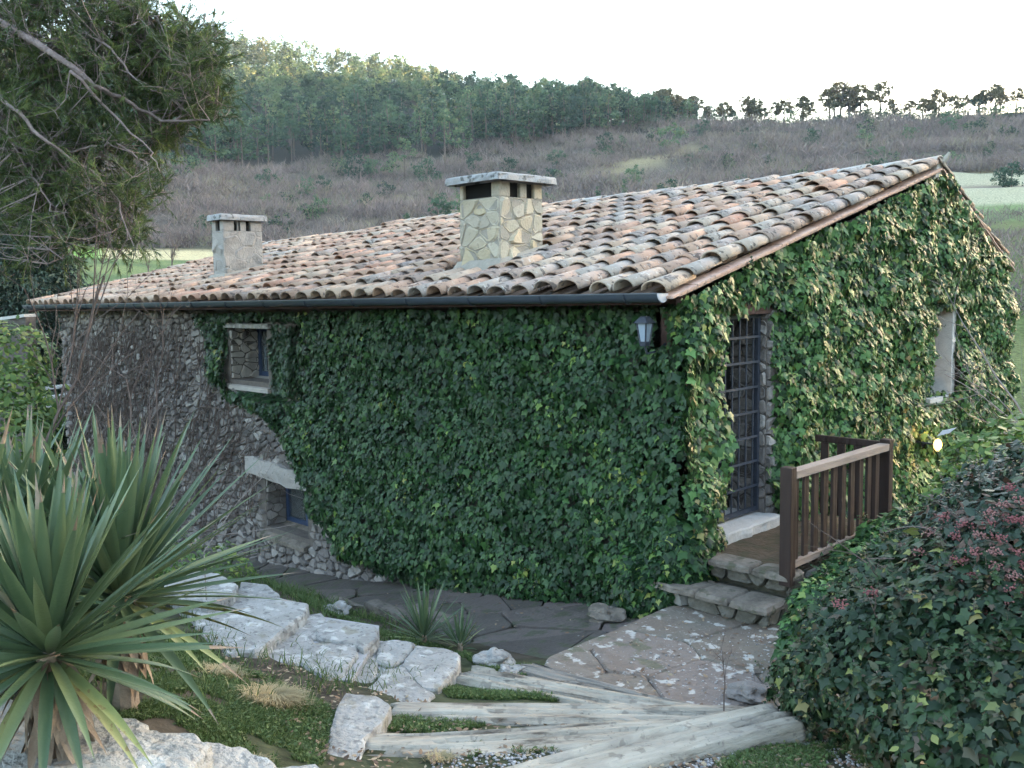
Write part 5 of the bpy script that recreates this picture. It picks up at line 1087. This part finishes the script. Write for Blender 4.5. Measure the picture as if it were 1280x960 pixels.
for a, b in cl:
    f = 4.35+.5*rng.random()+max(0, (660-b))*.006; best = None
    rc = ray(a, b); tt = ((vp-CAM)@rc)/(rc@rc); dd = np.linalg.norm(vp-(CAM+rc*tt[:, None]), axis=1); near_ = np.where(dd < .06)[0]
    if len(near_): f = tt[near_].min()-.01
    c = P(a, b, f=f); fl = MB(); n = 42; pp = np.clip(rng.normal(0, .019, (n, 3)), -.04, .04)*np.array([1, 1, .55])
    V, F = [], []
    for q in pp:
        s_ = rng.uniform(.0035, .0065); i = len(V); q = c+q; V += [q+np.array(o)*s_ for o in ((1, 0, 0), (-1, 0, 0), (0, 1, 0), (0, -1, 0), (0, 0, 1), (0, 0, -1))]; F += [(i+x_, i+y_, i+z_) for x_, y_, z_ in ((0, 2, 4), (2, 1, 4), (1, 3, 4), (3, 0, 4), (2, 0, 5), (1, 2, 5), (3, 1, 5), (0, 3, 5))]
    fl.add(V, F); o = fl.build('flower_cluster', M['flower'], vib)
mound(ivy1, [(np.array([.03, -.14, .35]), (.26, .26, .55)), (np.array([-.25, -.28, .2]), (.3, .2, .35))], 7000, 'ivy', .066, M['ivy'], n_ind=0, floor=False, rest='corner_foliage')
# ivy spilling at the foot of the railing, one pale green shrub near the lamp
r0 = P(1040, 720, f=7); ri = thing('ivy', 'light green ivy spilling under the railing beside the porch steps', 'ivy', (r0[0], r0[1], gz(r0[0], r0[1])))
rp_, rn_ = mound(ri, [E_(1012, 800, 6.6, .20, .24, .24), E_(1035, 748, 7.2, .24, .34, .17), E_(1080, 708, 7.8, .28, .4, .18), E_(1125, 680, 8.2, .38, .5, .26)], 9000, 'ivy', .06, M['ivyg'], n_ind=120)
g0 = P(1225, 580, f=7.4); gs = thing('green_shrub', 'yellowish green leafy shrub beside the glowing lamp at the right', 'shrub', (g0[0], g0[1], gz(g0[0], g0[1])))
mound(gs, [E_(1235, 600, 7.2, .34, .4, .34), E_(1275, 560, 7.6, .34, .4, .26), E_(1195, 620, 7.0, .2, .25, .16)], 3800, 'oval', .075, M['yellowbush'], tipdir=(0, 0, -.2), n_ind=150)
y0_ = P(10, 470, f=13); ys_ = thing('leafy_shrub', 'yellow green leafy shrub at the left edge below the pine', 'shrub', (y0_[0], y0_[1], gz(y0_[0], y0_[1])))
mound(ys_, [E_(10, 450, 13, .62, .62, .55), E_(25, 500, 12.5, .4, .5, .5), E_(-40, 440, 13, .6, .6, .7), E_(60, 515, 12.2, .2, .2, .25), E_(0, 560, 11.8, .7, .7, .6)], 9000, 'oval', .085, M['yellowbush'], tipdir=(0, 0, -.3), n_ind=200)
# plants between yucca and wall
q0 = P(265, 690, f=8.3); qs = thing('leafy_shrub', 'low yellow green weeds behind the yucca leaves below the lower window', 'shrub', (q0[0], q0[1], gz(q0[0], q0[1])))
mound(qs, [(np.array([q0[0], q0[1], gz(q0[0], q0[1])+.12]), (.35, .35, .25)), (np.array([q0[0]-.6, q0[1]-.2, gz(q0[0]-.6, q0[1]-.2)+.15]), (.4, .35, .3)), (np.array([q0[0]-1.3, q0[1]-.3, gz(q0[0]-1.3, q0[1]-.3)+.2]), (.5, .45, .4))], 5000, 'oval', .045, M['yellowbush'], tipdir=(0, 0, -.2), n_ind=80)
# garden wall and white steps at far left
sprigs(bush, bp_[::4], bn_[::4], 520, .13, 'ivy', .042, M['bush'], .25)
sprigs(vib, vp[::3], vn_[::3], 320, .13, 'oval', .045, M['viburnum'], .4)
sprigs(ri, rp_[::3], rn_[::3], 60, .12, 'ivy', .045, M['ivyg'], .2)
gw_ = thing('garden_wall', 'low stone garden wall with pale coping beyond the left house corner', 'wall', (-16.5, -1.5, -1.7))
a = P(-60, 409, f=19.5); b = P(38, 396, f=19.2)
d2 = nrm(b[:2]-a[:2]); n2 = np.array([-d2[1], d2[0]])
def strip(a, b, w_, zt, zb): q = [a[:2]-n2*w_/2, b[:2]-n2*w_/2, b[:2]+n2*w_/2, a[:2]+n2*w_/2]; return [(*q[0], a[2]+zb), (*q[1], b[2]+zb), (*q[2], b[2]+zb), (*q[3], a[2]+zb), (*q[0], a[2]+zt), (*q[1], b[2]+zt), (*q[2], b[2]+zt), (*q[3], a[2]+zt)]
BF = [(0, 3, 2, 1), (4, 5, 6, 7), (0, 1, 5, 4), (1, 2, 6, 5), (2, 3, 7, 6), (3, 0, 4, 7)]
MB().add(strip(a, b, .4, 0, .06), BF).build('coping', M['concrete'], gw_); MB().add(strip(a, b, .32, 0, -4), BF).build('wall', M['mortar'], gw_)
st_ = thing('garden_steps', 'short run of white stone steps glimpsed behind the thin sapling at left', 'steps', tuple(P(65, 500, f=15)))
for k in range(5):
    c = P(48+k*2, 484+k*12, f=15-.25*k); c2 = P(72, 484+k*12, f=15.2-.25*k); slab([(c[0], c[1]), (c2[0], c2[1]), (c2[0]-.2, c2[1]+.3), (c[0]-.2, c[1]+.3)], c[2], .05, 'step', M['concrete'], st_, amp=.006, rings=2)
# ================================================================== FAR TREES
def clumps(cs, rs, per, ts, squash=.75):
    V = []
    for c, r in zip(cs, rs):
        d = nrm(rng.normal(0, 1, (per, 3))); p = c+d*r*rng.uniform(.45, 1.05, (per, 1))*np.array([1, 1, squash]); n_ = nrm(d+rng.normal(0, .5, (per, 3))); a = nrm(np.cross(n_, rng.normal(0, 1, (per, 3)))); b = np.cross(n_, a); s = ts*rng.uniform(.6, 1.3, (per, 1))
        V.append(np.stack([p+a*s, p-a*s*.5+b*s*.87, p-a*s*.5-b*s*.87], 1))
    return np.concatenate(V).reshape(-1, 3)
def crown(kind):
    if kind == 'pine': n = 17; z = rng.uniform(.22, 1.0, n); rad_ = .20*np.sin(np.clip((1.08-z)/.85, 0, 1)*PI*.62)+.02; per, ts, rr = 20, .027, .085
    elif kind == 'lone': n = 16; z = rng.uniform(.48, 1.0, n); rad_ = .26*np.sin(np.clip((1.1-z)/.6, 0, 1)*PI*.6)+.02; per, ts, rr = 24, .024, .08
    elif kind == 'sparse': n = 15; z = rng.uniform(.5, 1.0, n); rad_ = .30*np.sin(np.clip((1.12-z)/.6, 0, 1)*PI*.6); per, ts, rr = 26, .034, .085
    elif kind == 'round': n = 16; z = rng.uniform(.12, .9, n); rad_ = .42*np.sin(np.clip(z*1.05, 0, 1)*PI)**.6; per, ts, rr = 26, .040, .17
    elif kind == 'cone': n = 18; z = rng.uniform(.05, 1., n); rad_ = .26*(1.05-z); per, ts, rr = 20, .028, .08
    az = rng.uniform(0, 2*PI, n); q = rng.uniform(.4, 1, n)*rad_; c = np.stack([np.cos(az)*q, np.sin(az)*q, z*.93], 1); return clumps(c, rr*rng.uniform(.7, 1.25, n), per, ts)
crowns = {k: [crown(k) for _ in range(5)] for k in ('pine', 'lone', 'sparse', 'round', 'cone')}
def trunk_v(lean): 
    V = []; 
    for z, r in ((-.03, .016), (.5, .011), (.92, .004)):
        for k in range(5): a = 2*PI*k/5; V.append((math.cos(a)*r+lean*z*z, math.sin(a)*r, z))
    F = [(i*5+k, i*5+(k+1) % 5, (i+1)*5+(k+1) % 5, (i+1)*5+k) for i in range(2) for k in range(5)]; br = []
    return np.array(V), np.array(F)
TV = [trunk_v(l) for l in (-.05, 0, .06)]
cme = {k: [] for k in crowns}; tmeh = []
for k in crowns:
    for V in crowns[k]: me = mesh_np('crown', V, np.arange(len(V)).reshape(-1, 3), rng.random(len(V)//3)*.35); me.materials.append(M['forest']); cme[k].append(me)
for V, F in TV: me = mesh_np('trunk', V, F); me.materials.append(M['farbark']); tmeh.append(me)
skyme = []
for k in range(5): V = np.concatenate([crown('sparse'), crown('sparse'), crown('lone')]); me = mesh_np('crown', V, np.arange(len(V)).reshape(-1, 3), rng.random(len(V)//3)*.5); me.materials.append(M['skycrown']); skyme.append(me)
def xy(px, r): b = math.atan((px-640)/FPX); f, l = r*math.cos(b), r*math.sin(b); return CAM[0]+(-f+l)*.70711, CAM[1]+(f+l)*.70711
def tree(kind, px, r, H, label, name, group=None, W=1.0, cat='tree'):
    x, y = xy(px, r); z = gz(x, y); t_ = thing(name, label, cat, (x, y, z-.1), group); i = rng.integers(0, 5); a = rng.uniform(0, 2*PI)
    for me, nm in (((skyme if name == 'skyline_tree' else cme[kind])[i], 'crown'), (tmeh[rng.integers(0, 3)], 'trunk')):
        o = bpy.data.objects.new(nm, me); COL.objects.link(o); o.parent = t_; o.scale = (H*W, H*W, H) if nm == 'crown' or name != 'skyline_tree' else (H*W*1.8, H*W*1.8, H); o.rotation_euler.z = a
# trees on the skyline, backlit
for px, h, k in [(757, 6.5, 'sparse'), (770, 5, 'pine'), (790, 8, 'pine'), (800, 7, 'pine'), (812, 7.5, 'sparse'), (828, 9.5, 'sparse'), (836, 9.5, 'sparse'), (848, 8, 'sparse'), (860, 6, 'sparse'), (872, 7.5, 'pine'), (884, 5, 'round'), (930, 7.5, 'round'), (940, 6, 'round'), (968, 6.2, 'round'), (978, 7.5, 'sparse'),
                 (1000, 8.2, 'sparse'), (1035, 9.5, 'sparse'), (1048, 10.5, 'sparse'), (1060, 9, 'sparse'), (1072, 10, 'sparse'), (1098, 9.4, 'sparse'), (1108, 5, 'round'), (1150, 5.4, 'round'), (1160, 5, 'sparse'), (1184, 6.2, 'round'), (1200, 5, 'round'), (1222, 6.2, 'sparse'), (1240, 6, 'round'), (1262, 5.6, 'sparse'), (1278, 6, 'round')]+[(rng.uniform(765, 1285), rng.uniform(3.5, 7.5), 'sparse') for _ in range(26)]:
    tree(k, px+rng.normal(0, 2), rng.uniform(214, 226) if px > 800 else 250, h*.88, 'thin backlit tree standing open on the low skyline behind the roof', 'skyline_tree', 'backlit trees along the right hand skyline', W=1.15 if k != 'round' else .9)
for k in range(60):
    tree('round', 775+k*8.6+rng.normal(0, 4), rng.uniform(212, 222), rng.uniform(1.8, 4.2), 'low dark bush in the continuous line along the right hand skyline', 'skyline_bush', 'bushes lining the right hand skyline', cat='bush', W=rng.uniform(.9, 1.5))
tree('lone', 562, 176, 11.5, 'tallest pale pine with a bare trunk at the forest edge above the big chimney', 'pine_tree')
tree('lone', 512, 172, 8, 'lone light green pine left of the tallest pine on the scrub slope', 'pine_tree')
tree('lone', 498, 168, 7, 'smaller pine just left of the lone light green pine', 'pine_tree')
tree('lone', 187, 120, 5, 'single pale round headed pine under the big pine limb', 'pine_tree', W=1.5)
tree('round', 552, 112, 5.6, 'pale blue green round bush directly left of the big chimney cap', 'round_tree', W=1.1)
tree('cone', 513, 105, 3.6, 'small bright green conical tree behind the roof ridge', 'conical_tree', W=1.4)
tree('round', 343, 45, 2.8, 'dark green bush rising behind the small chimney', 'round_bush', cat='bush')
tree('round', 365, 50, 1.7, 'low green bush right of the one behind the small chimney', 'round_bush', cat='bush')
tree('cone', 750, 125, 3.5, 'small green conifer on the scrub slope right of the big chimney', 'conical_tree', W=1.2)
tree('cone', 783, 128, 3.8, 'second small green conifer on the scrub slope right of the big chimney', 'conical_tree', W=1.2)
tree('round', 838, 180, 6.5, 'dark round tree at the top of the scrub slope', 'round_tree')
tree('round', 392, 150, 3.5, 'dark evergreen bush alone in the middle of the scrub', 'round_bush', cat='bush')
for px, r, h in [(215, 172, 5), (240, 168, 5.5), (262, 178, 5), (450, 172, 6), (470, 176, 4.5), (540, 165, 6), (430, 178, 4), (600, 172, 4.5), (640, 168, 4), (700, 176, 4), (760, 178, 4.5), (820, 188, 4), (880, 195, 4.2), (930, 190, 3.5), (1010, 186, 4), (1080, 190, 4.5), (1130, 188, 4), (1180, 196, 5), (1215, 190, 4.5), (1250, 186, 4), (960, 160, 3), (620, 140, 2.6), (690, 135, 2.6), (575, 150, 3)]+[(rng.uniform(190, 1280), rng.uniform(112, 192), rng.uniform(1.6, 4.2)) for _ in range(85)]:
    tree('round', px, r, h, 'dark evergreen bush dotted over the grey brown scrub slope', 'slope_bush', 'evergreen bushes on the scrub slope', cat='bush', W=1.0)
# forest edge trees as individuals, the forest behind as one mass
fpos = []
def fedge(px): return np.interp(px, [-900, 180, 350, 500, 640, 750, 800, 900], [185, 186, 186, 190, 196, 202, 206, 212])
def ftop(px): return np.interp(px, [-900, 0, 350, 500, 640, 750, 800, 900], [350, 352, 352, 345, 318, 278, 240, 222])
k = 0
while k < 3000:
    px = rng.uniform(-700, 1290); r0_ = fedge(px); r1_ = ftop(px)
    r = rng.uniform(r0_, r1_)
    if rng.random() < .3: r = r1_-rng.random()**2*40
    if r < r0_: continue
    if px < 130 and rng.random() < .55: k += 1; continue
    if px > 900: r = rng.uniform(213, 232)
    if px > 770 and rng.random() < .35+(px-770)/300: k += .3; continue
    fpos.append((px, r)); k += 1
fpos.sort(key=lambda q: q[1]-fedge(q[0])); ni = 220; inview = [q for q in fpos if 180 < q[0] < 800]
ind = set(map(id, inview[:ni]))
VV = []; RN = []; TVv = []; TFf = []; tb = 0
for q in fpos:
    H = rng.uniform(7.5, 12)*(1 if q[0] < 740 else max(.42, 1-(q[0]-740)/240)); kd = 'pine' if rng.random() < .8 else 'lone'
    if id(q) in ind: tree(kd, q[0], q[1], H, 'pine standing in the front rows of the hillside forest', 'pine_tree', 'pines at the lower edge of the forest', W=rng.uniform(1, 1.35)); continue
    x, y = xy(*q); V = crowns[kd][rng.integers(0, 5)]; a = rng.uniform(0, 2*PI); ca, sa = math.cos(a), math.sin(a); W = rng.uniform(.85, 1.3)
    if q[1] > fedge(q[0])+60 and rng.random() < .5: V = V.reshape(-1, 3, 3)[::2].reshape(-1, 3); 
    VV.append(np.stack([(V[:, 0]*ca-V[:, 1]*sa)*H*W+x, (V[:, 0]*sa+V[:, 1]*ca)*H*W+y, V[:, 2]*H+gz(x, y)-.2], 1)); RN.append(np.full(len(V)//3, rng.random()))
    if q[1] < fedge(q[0])+25:
        T, F = TV[rng.integers(0, 3)]; TVv.append(np.stack([T[:, 0]*H+x, T[:, 1]*H+y, T[:, 2]*H+gz(x, y)-.2], 1)); TFf.append(F+tb); tb += len(T)
V = np.concatenate(VV); fo = thing('forest', 'pine forest covering the upper hillside', 'forest', (0, 0, 0)); fo['kind'] = 'stuff'
link('forest_crowns', mesh_np('forest_crowns', V, np.arange(len(V)).reshape(-1, 3), np.concatenate(RN)), M['forest'], fo, kind='stuff')
link('forest_trunks', mesh_np('forest_trunks', np.concatenate(TVv), np.concatenate(TFf)), M['farbark'], fo, kind='stuff')
# bare scrub on the terraces
def scrub(n, rlo, rhi, pxl, pxh, hlo, hhi, per, name):
    px = rng.uniform(pxl, pxh, n); r = np.sqrt(rng.uniform(rlo**2, rhi**2, n)); b = np.arctan((px-640)/FPX); f, l = r*np.cos(b), r*np.sin(b); x = CAM[0]+(-f+l)*.70711; y = CAM[1]+(f+l)*.70711
    k = fbm(x/6, y/6, 77) > .36; ok_ = ~((r > 105) & (r < 150) & (px > 1060)); ok_ &= r < np.where(px > 800, 222, np.interp(px, [-900, 180, 350, 500, 640, 750, 800], [194, 194, 192, 200, 206, 214, 222])); k &= ok_; x, y, r = x[k], y[k], r[k]; n = len(x)
    z = zg(x, y); H = rng.uniform(hlo, hhi, n)*(.5+1.0*fbm(x/9, y/9, 41)); i = np.repeat(np.arange(n), per); m_ = len(i)
    bs = np.stack([x, y, z], 1)[i]+np.stack([rng.normal(0, .42, m_), rng.normal(0, .42, m_), np.abs(rng.normal(0, .22, m_))-.05], 1)*H[i, None]
    d = nrm(np.stack([rng.normal(0, .75, m_), rng.normal(0, .75, m_), np.ones(m_)], 1)); s_ = nrm(np.cross(d, rng.normal(0, 1, (m_, 3))))*rng.uniform(.025, .06, m_)[:, None]*H[i, None]/1.6
    L_ = (rng.uniform(.25, .8, m_)*H[i])[:, None]; V = np.stack([bs-s_, bs+s_, bs+d*L_], 1).reshape(-1, 3)
    ss = link(name, mesh_np(name, V, np.arange(3*m_).reshape(-1, 3), np.repeat(rng.random(n), per)), M['scrub'], None, kind='stuff'); ss['label'] = 'leafless brown grey scrub over the terraced hillside'; ss['category'] = 'scrub'
scrub(11000, 99, 224, 60, 1420, 1.3, 3.0, 30, 'scrub')
scrub(2600, 48, 100, 640, 1450, .6, 1.5, 14, 'near_scrub')
bare(215, 335, 60, (.05, .05, 1), 2.2, .05, 3, 'small leafless tree on the field edge left of the small chimney', M['twig'], 5, name='bare_tree', cat='tree', spread=.6)
bare(185, 345, 52, (.05, .05, 1), 1.3, .04, 3, 'low leafless bush in front of the green field', M['twig'], 6, name='bare_bush', cat='bush', spread=.8)
# ================================================================== HAZE
hz = bpy.data.materials.new('haze_air'); hz.use_nodes = True; hn = hz.node_tree; hn.nodes.clear(); ho = hn.nodes.new('ShaderNodeOutputMaterial'); hv = hn.nodes.new('ShaderNodeVolumePrincipled')
hv.inputs['Color'].default_value = (.78, .88, 1, 1); hv.inputs['Density'].default_value = .0002; hv.inputs['Anisotropy'].default_value = 0.0; hn.links.new(hv.outputs[0], ho.inputs['Volume'])
zmin = float(Z.min())-1.0
hb_ = MB().box((CAM[0]-930, CAM[1]-930, zmin), (CAM[0]+930, CAM[1]+930, 108)).build('haze', hz, None, kind='stuff')
